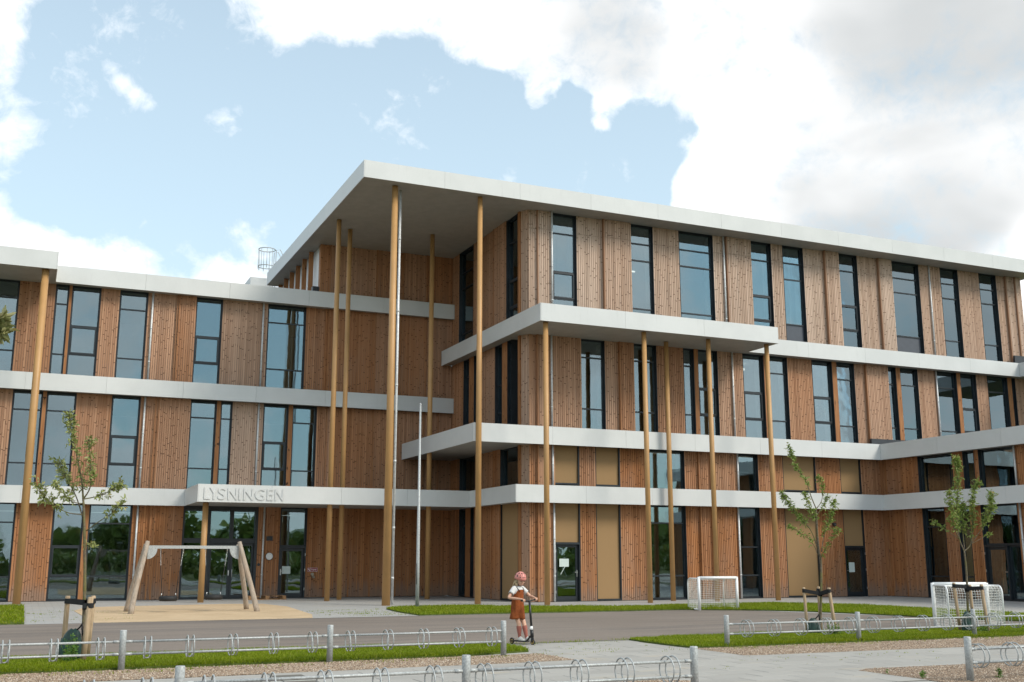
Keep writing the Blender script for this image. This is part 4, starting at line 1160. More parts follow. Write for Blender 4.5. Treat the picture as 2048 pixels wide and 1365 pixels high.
# ------------------------------------------------------------------ swing set
def swing():
    t = thing('swing_set', 'swing frame of weathered round poles with a galvanised beam on the sand', 'swing', (4.6,34.1,0))
    yb, zb = 34.05, 1.89
    for x0, x1, ym, s in ((2.93,3.33,33.32,1), (2.93,3.30,34.85,1), (6.53,6.02,33.36,-1), (6.50,6.02,34.95,-1)):
        b = MB()
        n = 9; pts = []; rad = []
        for i in range(n):
            k = i/(n-1)
            top_y = yb + (-0.07 if ym < yb else 0.07)
            zt = 2.05 if ym < yb else 1.96
            pts.append((x0+(x1-x0)*k + 0.012*math.sin(5*k+x0), ym+(top_y-ym)*k, -0.05+(zt+0.05)*k)); rad.append(0.083-0.018*k+0.003*math.sin(9*k+ym))
        b.tube(pts, rad, 14); b.build('leg', M['pole wood'], t)
    b = MB(); b.box(3.38, 5.99, yb-0.045, yb+0.045, zb-0.045, zb+0.045); b.build('crossbeam', M['galvanised'], t)
    for x, s in ((3.36,1), (6.01,-1)):
        b = MB(); n = 10
        fan = [(x, zb+0.045)] + [(x+s*0.27*math.cos(math.pi/2*i/n), zb-0.05-0.30*math.sin(math.pi/2*i/n)) for i in range(n+1)]
        for o0 in (yb-0.062, yb+0.050):
            k = len(b.v); m = len(fan)
            b.face([(px, o0, pz) for px, pz in fan]); b.face([(px, o0+0.012, pz) for px, pz in fan][::-1])
            for i in range(m):
                p, q = fan[i], fan[(i+1) % m]; b.face([(p[0],o0,p[1]), (q[0],o0,q[1]), (q[0],o0+0.012,q[1]), (p[0],o0+0.012,p[1])])
        b.build('bracket', M['galvanised'], t)
    for x in (3.73, 4.38, 5.02, 5.67):
        b = MB(); b.tube([(x,yb,zb-0.045), (x,yb,zb-0.10)], 0.02, 8); b.build('swivel', M['steel'], t)
    def tyre(cx, xa, xb, z, label):
        s = thing('tyre_swing', label, 'tyre swing', (cx,yb,z), 'tyre swings on chains')
        b = MB(); prof = [(0.13,-0.055), (0.235,-0.07), (0.262,-0.045), (0.268,0.0), (0.262,0.045), (0.235,0.07), (0.13,0.055), (0.12,0.0)]
        rows = [[(cx+r*math.cos(a), yb+r*math.sin(a), z+h) for r, h in prof] for a in [2*math.pi*i/28 for i in range(29)]]
        b.grid(rows, close=True); b.build('tyre', M['black rubber'], s)
        for xt, xm, dx in ((xa, 0, -0.20), (xb, 0, 0.20)):
            top = Vector((xt, yb, zb-0.10)); bot = Vector((cx+dx, yb, z+0.08)); mid = top.lerp(bot, 0.34)
            c = MB(); L = (mid-top).length; n = int(L/0.034); d = (mid-top).normalized(); p1 = d.orthogonal().normalized(); p2 = d.cross(p1)
            for i in range(n):
                q = top+d*(L*(i+0.5)/n); sd = p1 if i % 2 else p2
                c.tube([q+d*0.022*math.cos(a)+sd*0.011*math.sin(a) for a in [2*math.pi*j/8 for j in range(8)]], 0.005, 4, closed=True)
            c.build('chain', M['steel'], s)
            c = MB(); c.tube([mid, bot], 0.0105, 8); c.build('chain_sleeve', M['black rubber'], s)
            c = MB(); c.tube([bot+Vector((0,0,0.07)), bot-Vector((0,0,0.02))], 0.014, 8); c.build('eye_bolt', M['steel'], s)
    tyre(4.03, 3.73, 4.38, 0.40, 'black tyre swing hanging before the timber wall, left one of the pair')
    tyre(5.33, 5.02, 5.67, 0.42, 'black tyre swing hanging before the glass entrance, just right of the ochre column')
swing()

# ------------------------------------------------------------------ goals
def goal(fl, fr, bl, br, label, hgt=1.0, rot=0.02):
    """front posts fl, fr; back feet bl, br (x, y)"""
    t = thing('football_goal', label, 'goal', (*fl, 0), 'small white football goals')
    FL, FR, BL, BR = [Vector((*q, 0)) for q in (fl, fr, bl, br)]; up = Vector((0,0,1))
    b = MB(); b.tube([FL, FL+up*hgt], 0.045, 12); b.build('post', M['white paint'], t)
    b = MB(); b.tube([FR, FR+up*hgt], 0.045, 12); b.build('post', M['white paint'], t)
    b = MB(); b.tube([FL+up*(hgt-0.03), FR+up*(hgt-0.03)], 0.045, 12); b.build('crossbar', M['white paint'], t)
    sides = []
    for a, c in ((FL, BL), (FR, BR)):
        d = (c-a); q = []
        top = hgt-0.05
        q.append(a+up*top); 
        for k in range(7):
            an = math.pi/2*k/6; rr_ = 0.16
            q.append(c - d.normalized()*rr_ + d.normalized()*rr_*math.sin(an) + up*(top-rr_+rr_*math.cos(an)))
        q.append(c+up*0.03)
        b = MB(); b.tube(q, 0.02, 8); b.tube([c+up*0.03, a+up*0.03], 0.024, 8); b.build('side_frame', M['white paint'], t); sides.append(q)
    b = MB(); b.bar(BL+up*0.03, BR+up*0.03, 0.05, 0.05); b.build('ground_bar', M['white paint'], t)
    # net: cords in two directions along back, roof and sides
    n = MB(); sp = 0.058; w = 0.0042
    def length(q): return sum((q[i+1]-q[i]).length for i in range(len(q)-1))
    def at(q, s):
        for i in range(len(q)-1):
            L = (q[i+1]-q[i]).length
            if s <= L or i == len(q)-2: return q[i].lerp(q[i+1], min(1, s/L))
            s -= L
    A, B = sides; L = length(A); m = int(L/sp); k = int((FR-FL).length/sp)
    def P(i, j):
        a, c = at(A, L*i/m), at(B, length(B)*i/m); p = a.lerp(c, j/k)
        sag = math.sin(math.pi*j/k)*math.sin(math.pi*i/m)
        inw = ((FL+FR)-(BL+BR)).normalized()
        return p + inw*0.05*sag + up*(-0.03*sag) + Vector((R.uniform(-1,1), R.uniform(-1,1), R.uniform(-1,1)))*0.004
    G = [[P(i, j) for j in range(k+1)] for i in range(m+1)]
    for i in range(m+1): n.tube(G[i], w, 3, cap=False, smooth=False)
    for j in range(k+1): n.tube([G[i][j] for i in range(m+1)], w, 3, cap=False, smooth=False)
    for q, a, c in ((A, FL, BL), (B, FR, BR)):
        d = c-a; D = d.length; kk = int(D/sp); mm = int((hgt-0.08)/sp)
        S = [[a.lerp(c, min(1, j/kk)) + up*(0.03+(hgt-0.08)*i/mm*(1.0 if j < kk-1 else 0.9)) + Vector((R.uniform(-1,1), R.uniform(-1,1), R.uniform(-1,1)))*0.004 for j in range(kk+1)] for i in range(mm+1)]
        for i in range(mm+1): n.tube(S[i], w, 3, cap=False, smooth=False)
        for j in range(kk+1): n.tube([S[i][j] for i in range(mm+1)], w, 3, cap=False, smooth=False)
    o = n.build('net', M['net'], t)
    return t
plain('net', (0.80, 0.79, 0.75), 0.8, var=0.05)
goal((19.05,28.75), (20.36,28.62), (19.15,29.52), (20.40,29.40), 'small white goal with its open side to the road, in front of the ochre columns')
goal((19.38,19.55), (20.52,19.05), (19.06,18.80), (20.20,18.32), 'small white goal seen from behind, its net close to the right-hand tree')

# ------------------------------------------------------------------ flag pole
t = thing('flagpole', 'slim bare pale flagpole standing in the lawn by the inner corner of the school', 'flagpole', (11.55,33.4,0))
b = MB(); b.tube([(11.55,33.4,-0.02), (11.55,33.4,1.3), (11.55,33.4,6.5)], [0.060, 0.056, 0.030], 16); b.build('pole', M['galvanised'], t)
b = MB(); b.tube([(11.55,33.4,6.5), (11.55,33.4,6.52), (11.55,33.4,6.55)], [0.034, 0.045, 0.01], 12); b.build('cap', M['pipe zinc'], t)
b = MB(); b.tube([(11.49,33.33,0.75), (11.49,33.33,1.4)], 0.012, 6); b.build('rope_cleat', M['dark plastic'], t)

# ------------------------------------------------------------------ things by the doors
t = thing('pallet', 'flat wooden pallet lying on the paving beside the entrance', 'pallet', (8.7,43.4,0))
for y in (42.95, 43.35, 43.75):
    for x in (8.1, 8.75, 9.4): b = MB(); b.box(x-0.07, x+0.07, y-0.05, y+0.05, 0.026, 0.115); b.build('block', M['pallet wood'], t)
    b = MB(); b.box(8.02, 9.5, y-0.05, y+0.05, 0.0, 0.024); b.build('runner', M['pallet wood'], t)
for x in (8.1, 8.38, 8.75, 9.1, 9.4): b = MB(); b.box(x-0.075, x+0.075, 42.9, 43.8, 0.117, 0.142); b.build('slat', M['pallet wood'], t)

def notice(F, u0, u1, z0, z1, o, label):
    b = MB(); F.box(b, u0, u1, o, o+0.002, z0, z1); q = b.build('paper_notice', M['paper'])
    return tag(q, label, 'notice', 'sheets of paper on the doors')
notice(LEFT, 9.62, 9.96, 0.95, 1.25, -0.130, 'pale sheet of paper on the glass door right of the round wall lamp')
notice(FRONT, 18.17, 18.56, 1.26, 1.55, -0.130, 'pale sheet of paper on the door behind the child, above two crossed strips of tape')
notice(FRONT, 31.72, 32.02, 1.0, 1.40, -0.130, 'pale sheet of paper on the door under the small black camera')
b = MB(); b.bar(FRONT.p(18.22,-0.1335,0.98), FRONT.p(18.46,-0.1335,1.36), 0.022, 0.002, up=(0,1,0)); b.bar(FRONT.p(18.47,-0.1355,0.92), FRONT.p(18.24,-0.1355,1.34), 0.022, 0.002, up=(0,1,0))
tag(b.build('crossed_tape', M['paper']), 'two crossed strips of pale tape on the door glass behind the child', 'tape')

t = thing('wall_lamp', 'round white wall lamp on the boards between the two entrance doors', 'lamp', LEFT.p(9.05,0.0,1.64))
b = MB(); b.tube([LEFT.p(9.05,0.0,1.64), LEFT.p(9.05,0.05,1.64)], 0.15, 28); b.build('base', M['dark plastic'], t)
b = MB(); b.tube([LEFT.p(9.05,0.05,1.64), LEFT.p(9.05,0.085,1.64), LEFT.p(9.05,0.095,1.64)], [0.142, 0.138, 0.10], 28); b.build('diffuser', M['white paint'], t)
t = thing('door_speaker', 'flat dark box on the boards above the round wall lamp', 'speaker', LEFT.p(9.03,0.0,2.35))
b = MB(); LEFT.box(b, 8.91, 9.15, 0.0, 0.07, 2.26, 2.44); b.build('housing', M['dark plastic'], t)
for k in range(5): b = MB(); LEFT.box(b, 8.93, 9.13, 0.071, 0.077, 2.285+0.03*k, 2.297+0.03*k); b.build('slat', M['flashing'], t)
t = thing('door_opener', 'small round dark push button beside the entrance door frame', 'button', LEFT.p(8.64,0.0,1.32))
b = MB(); b.tube([LEFT.p(8.64,0.0,1.32), LEFT.p(8.64,0.04,1.32)], 0.055, 18); b.build('button', M['dark plastic'], t)

t = thing('fire_sign', 'small dark red sign reading Stigrør on the boards right of the doors', 'sign', LEFT.p(10.83,0.02,1.11))
b = MB(); LEFT.box(b, 10.62, 11.04, 0.012, 0.018, 1.03, 1.19); b.build('plate', M['sign red'], t)
b = MB()
for u0, u1, z0, z1 in ((10.63,11.03,1.038,1.046), (10.63,11.03,1.174,1.182), (10.63,10.638,1.046,1.174), (11.022,11.03,1.046,1.174), (10.745,10.753,1.046,1.174)): LEFT.box(b, u0, u1, 0.0182, 0.0195, z0, z1)
b.build('border', M['white paint'], t)
b = MB(); b.disc(LEFT.p(10.68,0.0195,1.13), (0,-1,0), 0.026, 16); LEFT.box(b, 10.69, 10.73, 0.0185, 0.0195, 1.065, 1.10); b.build('symbol', M['white paint'], t)
def text_on(F, s, u, z, h, o, m, parent, w=None):
    cu = bpy.data.curves.new('lettering', 'FONT'); cu.body = s; cu.size = 1; cu.extrude = 0.001; cu.resolution_u = 3
    ob = bpy.data.objects.new('lettering', cu); C.objects.link(ob); bpy.context.view_layer.update()
    me = bpy.data.meshes.new_from_object(ob.evaluated_get(bpy.context.evaluated_depsgraph_get()))
    C.objects.unlink(ob); bpy.data.objects.remove(ob); bpy.data.curves.remove(cu)
    wx = max(v.co.x for v in me.vertices); k = h; kx = (w/wx) if w else k
    for v in me.vertices: v.co = Vector(F.p(u+v.co.x*kx, o+v.co.z, z+v.co.y*k))
    me.materials.clear(); me.materials.append(m)
    lo = bpy.data.objects.new('lettering', me); C.objects.link(lo); link(lo, parent)
text_on(LEFT, 'Stigrør', 10.77, 1.088, 0.085, 0.020, M['white paint'], t, 0.235)
t = thing('fire_valve', 'stubby metal riser valve on the boards under the small red sign', 'valve', LEFT.p(10.84,0.0,0.88))
b = MB(); b.tube([LEFT.p(10.82,0.0,0.93), LEFT.p(10.82,0.09,0.93)], 0.06, 14); b.build('wheel', M['brass'], t)
b = MB(); b.tube([LEFT.p(10.86,0.0,0.84), LEFT.p(10.86,0.12,0.82)], 0.05, 14); b.build('outlet', M['brass'], t)
b = MB(); b.tube([LEFT.p(10.86,0.125,0.82), LEFT.p(10.88,0.135,0.77)], 0.02, 8); b.build('cap', M['brass'], t)

t = thing('security_camera', 'small black dome camera on the boards left of the far door', 'camera', FRONT.p(30.9,0.0,2.95))
b = MB(); FRONT.box(b, 30.84, 30.98, 0.0, 0.10, 2.96, 3.02); b.build('mount', M['dark plastic'], t)
b = MB(); b.ell(FRONT.p(30.91,0.09,2.93), (0.075,0.075,0.07)); b.build('dome', M['dark plastic'], t)
for (y0, y1, z, tl, lb) in ((33.75,33.15,5.12,0.28,'sheet of pale plywood leaning behind the narrow upper window of the right-hand wing'), (30.95,30.35,4.98,0.3,'sheet of pale plywood leaning behind the wide upper window of the right-hand wing')):
    b = MB(); b.hexa([(34.35,y0,4.2),(34.37,y0,4.2),(34.37,y1,4.2),(34.35,y1,4.2),(34.6,y0+0.12,z+0.2),(34.62,y0+0.12,z+0.2),(34.62,y1+0.12,z+0.2),(34.6,y1+0.12,z+0.2)])
    tag(b.build('plywood_sheet', M['plywood']), lb, 'plywood', 'plywood sheets behind the glass')
b = MB(); b.box(34.05, 36.0, 29.0, 36.0, 4.0, 4.18); b.build('inner_landing', M['inner floor'], school)

# ------------------------------------------------------------------ young trees
def leaf_mats():
    for name, c0, c1, c2 in (('leaves green', (0.12,0.19,0.03), (0.215,0.30,0.055), (0.35,0.42,0.11)), ('leaves olive', (0.17,0.21,0.05), (0.30,0.335,0.095), (0.45,0.47,0.21)), ('leaves pale', (0.15,0.17,0.06), (0.27,0.27,0.10), (0.42,0.40,0.2)), ('weed leaves', (0.06,0.15,0.02), (0.11,0.22,0.03), (0.19,0.30,0.06))):
        m, t = mat(name, 0.45, spec=0.4)
        a = t.add('ShaderNodeNewGeometry').outputs['Random Per Island']
        col = t.ramp(a, [(0.0, c0), (0.55, c1), (0.9, c2), (1.0, (0.33,0.24,0.06))])
        t.put(t.p.inputs['Base Color'], col)
        trn = t.add('ShaderNodeBsdfTranslucent'); t.put(trn.inputs[0], col)
        ms = t.add('ShaderNodeMixShader'); ms.inputs[0].default_value = 0.28
        t.l.new(t.p.outputs[0], ms.inputs[1]); t.l.new(trn.outputs[0], ms.inputs[2]); t.l.new(ms.outputs[0], t.out.inputs[0]); M[name] = m
    m, t = mat('young bark', 0.85, spec=0.2); P = pos(t); x, y, z = t.xyz(P)
    n = t.noise(P, 30.0, 4.0); lich = t.noise(P, 5.0, 4.0)
    col = t.mix(t.step(n, 0.3, 0.7), (0.10, 0.075, 0.05), (0.19, 0.155, 0.11))
    col = t.mix(t.math('MULTIPLY', t.step(lich, 0.42, 0.62), 0.7), col, (0.155, 0.15, 0.045))
    t.put(t.p.inputs['Base Color'], col); t.put(t.p.inputs['Normal'], t.bump(n, 0.4, 0.01)); M['bark'] = m
leaf_mats()
RT = Vector((math.cos(_yaw), -math.sin(_yaw), 0)); FW = Vector((math.sin(_yaw), math.cos(_yaw), 0))

def add_leaf(v, f, p, d, L, w, r):
    d = d.normalized(); s = d.cross(Vector((r.uniform(-1,1), r.uniform(-1,1), r.uniform(-1,1)))).normalized(); nn = d.cross(s)
    curl = r.uniform(0.05, 0.28)*L
    i = len(v)
    a, b_, m1, m2, tip = p, p + d*L*0.12, p + d*L*0.45 - nn*curl*0.3, p + d*L*0.8 - nn*curl*0.7, p + d*L - nn*curl
    v += [a, b_ + s*w*0.25 + nn*w*0.1, m1 + s*w*0.5 + nn*w*0.22, m2 + s*w*0.33 + nn*w*0.14, tip, m2 - s*w*0.33 + nn*w*0.14, m1 - s*w*0.5 + nn*w*0.22, b_ - s*w*0.25 + nn*w*0.1, m1]
    f += [(i, i+1, i+2, i+8), (i+2, i+3, i+4, i+8), (i+8, i+4, i+5, i+6), (i, i+8, i+6, i+7)]

def young_tree(base, trunk, branches, label, leafmat, seed, leaf=(0.05, 0.075), loc_group='young trees with stakes', tw=0.028):
    r = random.Random(seed)
    t = thing('young_tree', label, 'tree', (base[0], base[1], 0), loc_group)
    B = Vector((base[0], base[1], 0))
    def P(q, dep=0.0): return B + RT*q[0] + FW*dep + Vector((0,0,q[1]))
    def smooth(pts, n=7):
        out = []
        for i in range(len(pts)-1):
            p0, p1, p2, p3 = pts[max(i-1,0)], pts[i], pts[i+1], pts[min(i+2,len(pts)-1)]
            for k in range(n):
                u = k/n; out.append(0.5*((2*p1)+(p2-p0)*u+(2*p0-5*p1+4*p2-p3)*u*u+(3*p1-p0-3*p2+p3)*u*u*u))
        out.append(pts[-1]); return out
    b = MB(); tp = smooth([P(q) for q in trunk]); n = len(tp)
    b.tube(tp, [tw*(1-0.45*i/(n-1))*(1+0.06*math.sin(i*2.3)) for i in range(n)], 10); b.build('trunk', M['bark'], t)
    limbs = MB(); v, f = [], []
    for (pts, r0, dens, t0, dep, spread) in branches:
        m = len(pts)
        q = smooth([P(p, dep*(i/(m-1))**1.2) for i, p in enumerate(pts)]); n = len(q)
        limbs.tube(q, [max(0.0025, r0*(1-0.85*i/(n-1))) for i in range(n)], 6)
        L = sum((q[i+1]-q[i]).length for i in range(n-1))
        cnt = int(L*dens*1.4)
        for _ in range(cnt):
            k = t0+(1-t0)*r.random()**0.8; i = min(n-2, int(k*(n-1))); u = k*(n-1)-i
            p = q[i].lerp(q[i+1], u); ax = (q[i+1]-q[i]).normalized()
            if r.random() < 0.55:
                # on a short side shoot
                sd = Vector((r.gauss(0,1), r.gauss(0,1), r.gauss(0.25,0.8))).normalized()*r.uniform(0.3,1.0)*spread
                limbs.tube([p, p+sd*0.55+Vector((0,0,0.01)), p+sd], [0.003, 0.002, 0.0015], 3, cap=False)
                for kk in range(r.randint(2,4)):
                    w = r.uniform(0.35,1.0); pp = p+sd*w
                    add_leaf(v, f, pp, sd.normalized()*0.6 + Vector((r.gauss(0,0.7), r.gauss(0,0.7), r.gauss(-0.25,0.6))), r.uniform(*leaf), r.uniform(0.45,0.6)*leaf[0], r)
            else:
                add_leaf(v, f, p, ax*0.5 + Vector((r.gauss(0,0.8), r.gauss(0,0.8), r.gauss(0,0.6))), r.uniform(*leaf), r.uniform(0.45,0.6)*leaf[0], r)
    limbs.build('limbs', M['bark'], t)
    me = bpy.data.meshes.new('crown'); me.from_pydata([tuple(x) for x in v], [], f); me.update(); me.materials.append(M[leafmat])
    for p in me.polygons: p.use_smooth = True
    o = bpy.data.objects.new('crown', me); C.objects.link(o); link(o, t)
    return t
# offsets are metres to the right of the foot and above the ground
young_tree((1.15,18.3), [(-0.2,0.0), (-0.26,1.26), (-0.35,2.23), (-0.38,2.47)], [
    ([(-0.38,2.47), (-0.44,2.78), (-0.58,3.25), (-0.7,3.63), (-0.75,3.81)], 0.016, 95, 0.12, 0.1, 0.13),
    ([(-0.38,2.47), (-0.27,2.66), (-0.27,3.0), (-0.31,3.4)], 0.013, 75, 0.35, -0.15, 0.11),
    ([(-0.37,2.2), (-0.54,2.54), (-0.78,2.85), (-0.94,3.1)], 0.012, 70, 0.35, 0.3, 0.13),
    ([(-0.36,2.23), (-0.58,2.26), (-0.84,2.41), (-1.0,2.66)], 0.011, 95, 0.4, -0.3, 0.16),
    ([(-0.38,2.47), (-0.13,2.54), (0.14,2.72)], 0.012, 90, 0.3, 0.2, 0.13),
    ([(-0.29,1.98), (-0.1,2.11), (0.11,2.23), (0.34,2.43)], 0.010, 55, 0.55, -0.2, 0.10),
    ([(-0.38,2.40), (-0.55,2.45), (-0.75,2.72)], 0.010, 80, 0.3, -0.25, 0.13),
    ([(-0.3,1.56), (-0.29,1.74), (-0.15,1.75)], 0.005, 45, 0.3, 0.05, 0.06)],
    'slender young tree with sparse olive leaves in front of the swing, left of the others', 'leaves olive', 41, leaf=(0.05, 0.08))
young_tree((15.15,18.3), [(-0.11,0.0), (-0.01,1.33), (-0.04,1.74), (-0.05,2.23), (-0.05,2.59)], [
    ([(-0.05,2.59), (-0.13,2.82), (-0.23,3.18), (-0.4,3.44), (-0.47,3.68), (-0.54,3.9)], 0.013, 95, 0.3, 0.1, 0.09),
    ([(-0.05,2.57), (0.07,2.74), (0.09,3.02), (0.0,3.24)], 0.010, 70, 0.45, -0.1, 0.09),
    ([(-0.05,1.74), (-0.17,2.13), (-0.35,2.37), (-0.56,2.67), (-0.7,2.94)], 0.012, 120, 0.35, 0.25, 0.13),
    ([(-0.06,1.63), (-0.24,1.94), (-0.7,2.21)], 0.009, 60, 0.35, -0.2, 0.10),
    ([(-0.05,2.23), (-0.17,2.51), (-0.37,2.9)], 0.010, 105, 0.25, -0.3, 0.13),
    ([(0.01,1.69), (0.11,2.04), (0.26,2.37), (0.42,2.75)], 0.011, 100, 0.3, 0.2, 0.13),
    ([(-0.04,2.45), (0.12,2.63), (0.25,2.84)], 0.009, 75, 0.3, 0.15, 0.10),
    ([(-0.03,1.45), (0.03,1.69), (0.31,2.14)], 0.009, 70, 0.3, -0.25, 0.12)],
    'young tree with an open spreading crown between the two goals', 'leaves green', 42, leaf=(0.042, 0.068))
young_tree((18.3,17.75), [(0.15,0.0), (0.21,1.22), (0.2,1.71)], [
    ([(0.2,1.71), (0.12,2.0), (0.12,2.5), (0.18,2.96), (0.24,3.49), (0.22,3.72)], 0.015, 150, 0.3, 0.1, 0.13),
    ([(0.12,1.96), (-0.03,2.31), (-0.1,2.96)], 0.012, 145, 0.3, -0.2, 0.15),
    ([(0.12,1.96), (-0.11,2.15), (-0.33,2.35)], 0.009, 55, 0.5, 0.25, 0.09),
    ([(0.2,1.71), (0.37,1.88), (0.47,2.39), (0.53,2.86), (0.68,3.21)], 0.014, 130, 0.3, 0.15, 0.14),
    ([(0.37,1.88), (0.61,2.21), (0.8,2.6), (0.77,2.94)], 0.011, 150, 0.3, -0.2, 0.15),
    ([(0.36,1.86), (0.67,2.0), (0.89,2.08)], 0.007, 25, 0.6, 0.2, 0.06),
    ([(0.21,1.76), (0.26,2.31), (0.38,2.74)], 0.011, 140, 0.3, 0.3, 0.16),
    ([(0.61,2.21), (0.81,2.5), (0.93,2.68)], 0.008, 130, 0.2, 0.1, 0.13)],
    'young tree with the densest crown, close to the goal net at the right', 'leaves green', 43, leaf=(0.042, 0.068))
young_tree((-1.55,9.4), [(0,0.0), (0.03,1.4), (0.02,2.2), (-0.05,2.9)], [
    ([(0.0,2.2), (0.55,2.75), (0.98,3.10), (1.26,3.30)], 0.010, 34, 0.78, 0.3, 0.09),
    ([(0.6,2.8), (0.98,3.02), (1.27,3.42)], 0.006, 30, 0.70, 0.25, 0.07),
    ([(0.7,2.85), (1.0,2.98), (1.22,3.12)], 0.005, 18, 0.7, 0.2, 0.05),
    ([(-0.05,2.9), (-0.2,3.4), (-0.25,3.9)], 0.012, 60, 0.3, 0.1, 0.12),
    ([(0.0,2.4), (-0.4,2.8), (-0.7,3.3)], 0.012, 60, 0.3, -0.2, 0.12)],
    'tree outside the left edge, only a leafy branch tip reaching into the picture', 'leaves pale', 44, leaf=(0.07, 0.11))

def support(base, stakes, tie, trunk, label):
    """stakes (x right, depth, lean) and black webbing round stakes and trunk"""
    t = thing('tree_support', label, 'tree stakes', (base[0], base[1], 0), 'stakes and webbing round the young trees')
    B = Vector((base[0], base[1], 0)); tops = []
    for (x0, d0, x1, d1, h, w) in stakes:
        b = MB(); p0 = B+RT*x0+FW*d0; p1 = B+RT*x1+FW*d1+Vector((0,0,h))
        b.tube([p0, p0.lerp(p1,0.5), p1-Vector((0,0,0.015)), p1], [w, w*0.98, w*0.95, w*0.8], 12); b.build('stake', M['stake'], t); tops.append((p1, w))
    for i, (p, w) in enumerate(tops):
        b = MB(); c = p-Vector((0,0,tie[i])); tr = B+RT*trunk[0]+Vector((0,0,c.z-tie[3]))
        d = (tr-c); d.z = 0; d.normalize(); s = Vector((-d.y, d.x, 0))
        for sg in (-1, 1):
            a0, a1 = c+s*sg*(w+0.004), tr+s*sg*0.03
            b.hexa([a0+Vector((0,0,-0.045)), a1+Vector((0,0,-0.045)), a1+s*sg*0.006+Vector((0,0,-0.045)), a0+s*sg*0.006+Vector((0,0,-0.045)),
                    a0+Vector((0,0,0.03)), a1+Vector((0,0,0.03)), a1+s*sg*0.006+Vector((0,0,0.03)), a0+s*sg*0.006+Vector((0,0,0.03))])
        b.tube([c+Vector((0,0,-0.045)), c+Vector((0,0,0.03))], w+0.006, 12, cap=False)
        b.tube([tr+Vector((0,0,-0.06)), tr+Vector((0,0,0.04))], 0.042, 10, cap=False)
        b.build('strap', M['strap'], t)
support((1.15,18.3), [(-0.61,0.25,-0.58,0.2,0.98,0.04), (-0.06,-0.35,-0.03,-0.3,0.98,0.044), (-0.25,0.3,-0.20,0.25,0.98,0.04)], (0.07,0.12,0.07,0.02), (-0.22,), 'three pale stakes with black webbing round the olive-leaved tree by the swing')
support((15.15,18.3), [(-0.36,0.0,-0.39,0.0,0.97,0.032), (0.0,0.3,-0.02,0.25,0.98,0.034), (0.15,-0.25,0.07,-0.2,0.97,0.036)], (0.06,0.07,0.06,0.06), (-0.06,), 'three pale stakes with black webbing round the open-crowned tree between the goals')
support((18.3,17.75), [(-0.02,0.0,-0.08,0.0,1.05,0.034), (0.40,0.3,0.36,0.25,1.0,0.034), (0.47,-0.25,0.42,-0.2,1.02,0.036)], (0.06,0.06,0.07,0.02), (0.19,), 'three pale stakes with black webbing round the dense-crowned tree by the net')

def water_bag(base, x, dep, w, h, label, seed, slump=0.0):
    r = random.Random(seed)
    t = thing('watering_bag', label, 'watering bag', (base[0], base[1], 0), 'green watering bags at the trees')
    c = Vector((base[0], base[1], 0))+RT*x+FW*dep
    b = MB(); rows = []; n = 22
    prof = [(0.92,0.02), (1.0,0.1), (1.02,0.3), (0.93,0.5), (0.80,0.68), (0.66,0.82), (0.46,0.93), (0.18,1.0)]
    for k, (q, z) in enumerate(prof):
        row = []
        for j in range(n):
            a = 2*math.pi*j/n
            e = q*(1+0.06*math.sin(3*a+k*0.9+seed)+0.045*math.sin(7*a-k*1.3))
            row.append(c + RT*(math.cos(a)*w/2*e + slump*z*0.3) + FW*(math.sin(a)*w*0.30*e) + Vector((0,0,h*z*(1+0.02*math.sin(2*a+seed)))))
        rows.append(row)
    b.grid(rows, close=True, cap=True); b.build('bag', M['bag green'], t)
    b = MB(); top = c+Vector((0,0,h*0.96))+RT*(slump*0.3)
    b.tube([top+RT*0.05, top+RT*0.10+Vector((0,0,0.05)), top+RT*0.125+Vector((0,0,0.10)), top+RT*0.13+Vector((0,0,0.03)), top+RT*0.15-Vector((0,0,0.08))], 0.013, 6); b.build('handle', M['strap'], t)
    b = MB()
    for q in (-0.3, 0.25):
        b.tube([c+RT*(w*q*1.25)+FW*(-w*0.285)+Vector((0,0,h*0.05)), c+RT*(w*q*1.2)+FW*(-w*0.295)+Vector((0,0,h*0.4)), c+RT*(w*q*0.85)+FW*(-w*0.21)+Vector((0,0,h*0.75))], 0.006, 5)
    b.build('seam', M['bag green'], t)
water_bag((1.15,18.3), -0.36, -0.15, 0.36, 0.50, 'dark green watering bag slumped against the stakes of the tree by the swing', 1, 0.15)
water_bag((15.15,18.3), -0.27, -0.12, 0.27, 0.36, 'dark green watering bag at the foot of the open-crowned tree between the goals', 2)
water_bag((18.3,17.75), 0.06, -0.2, 0.24, 0.46, 'dark green watering bag before the goal net at the foot of the dense-crowned tree', 3)

def weeds(x, y, hgt, spread, n, label, seed):
    r = random.Random(seed); t = thing('weed_plant', label, 'weed', (x, y, 0), 'wild plants at the trees and in the gravel')
    st = MB(); v, f = [], []
    for _ in range(n):
        p0 = Vector((x+r.gauss(0,spread*0.3), y+r.gauss(0,spread*0.3), 0)); h = hgt*r.uniform(0.35,1.0)
        p1 = p0+Vector((r.gauss(0,spread*0.35), r.gauss(0,spread*0.35), h)); mid = p0.lerp(p1,0.5)+Vector((r.gauss(0,0.01), r.gauss(0,0.01), 0))
        st.tube([p0, mid, p1], [0.004,0.003,0.0015], 4, cap=False)
        for k in range(int(6+h*26)):
            u = r.uniform(0.1,1.0); p = p0.lerp(p1,u); d = Vector((r.gauss(0,1), r.gauss(0,1), r.gauss(0.2,0.4)))
            add_leaf(v, f, p, d, r.uniform(0.035,0.075)*(1.1-0.5*u), 0.018, r)
    st.build('stem', M['weed leaves'], t)
    me = bpy.data.meshes.new('foliage'); me.from_pydata([tuple(q) for q in v], [], f); me.update(); me.materials.append(M['weed leaves'])
    o = bpy.data.objects.new('foliage', me); C.objects.link(o); link(o, t)
weeds(0.76,17.82,0.46,0.15,30,'bushy green weeds growing in front of the leftmost watering bag',1)
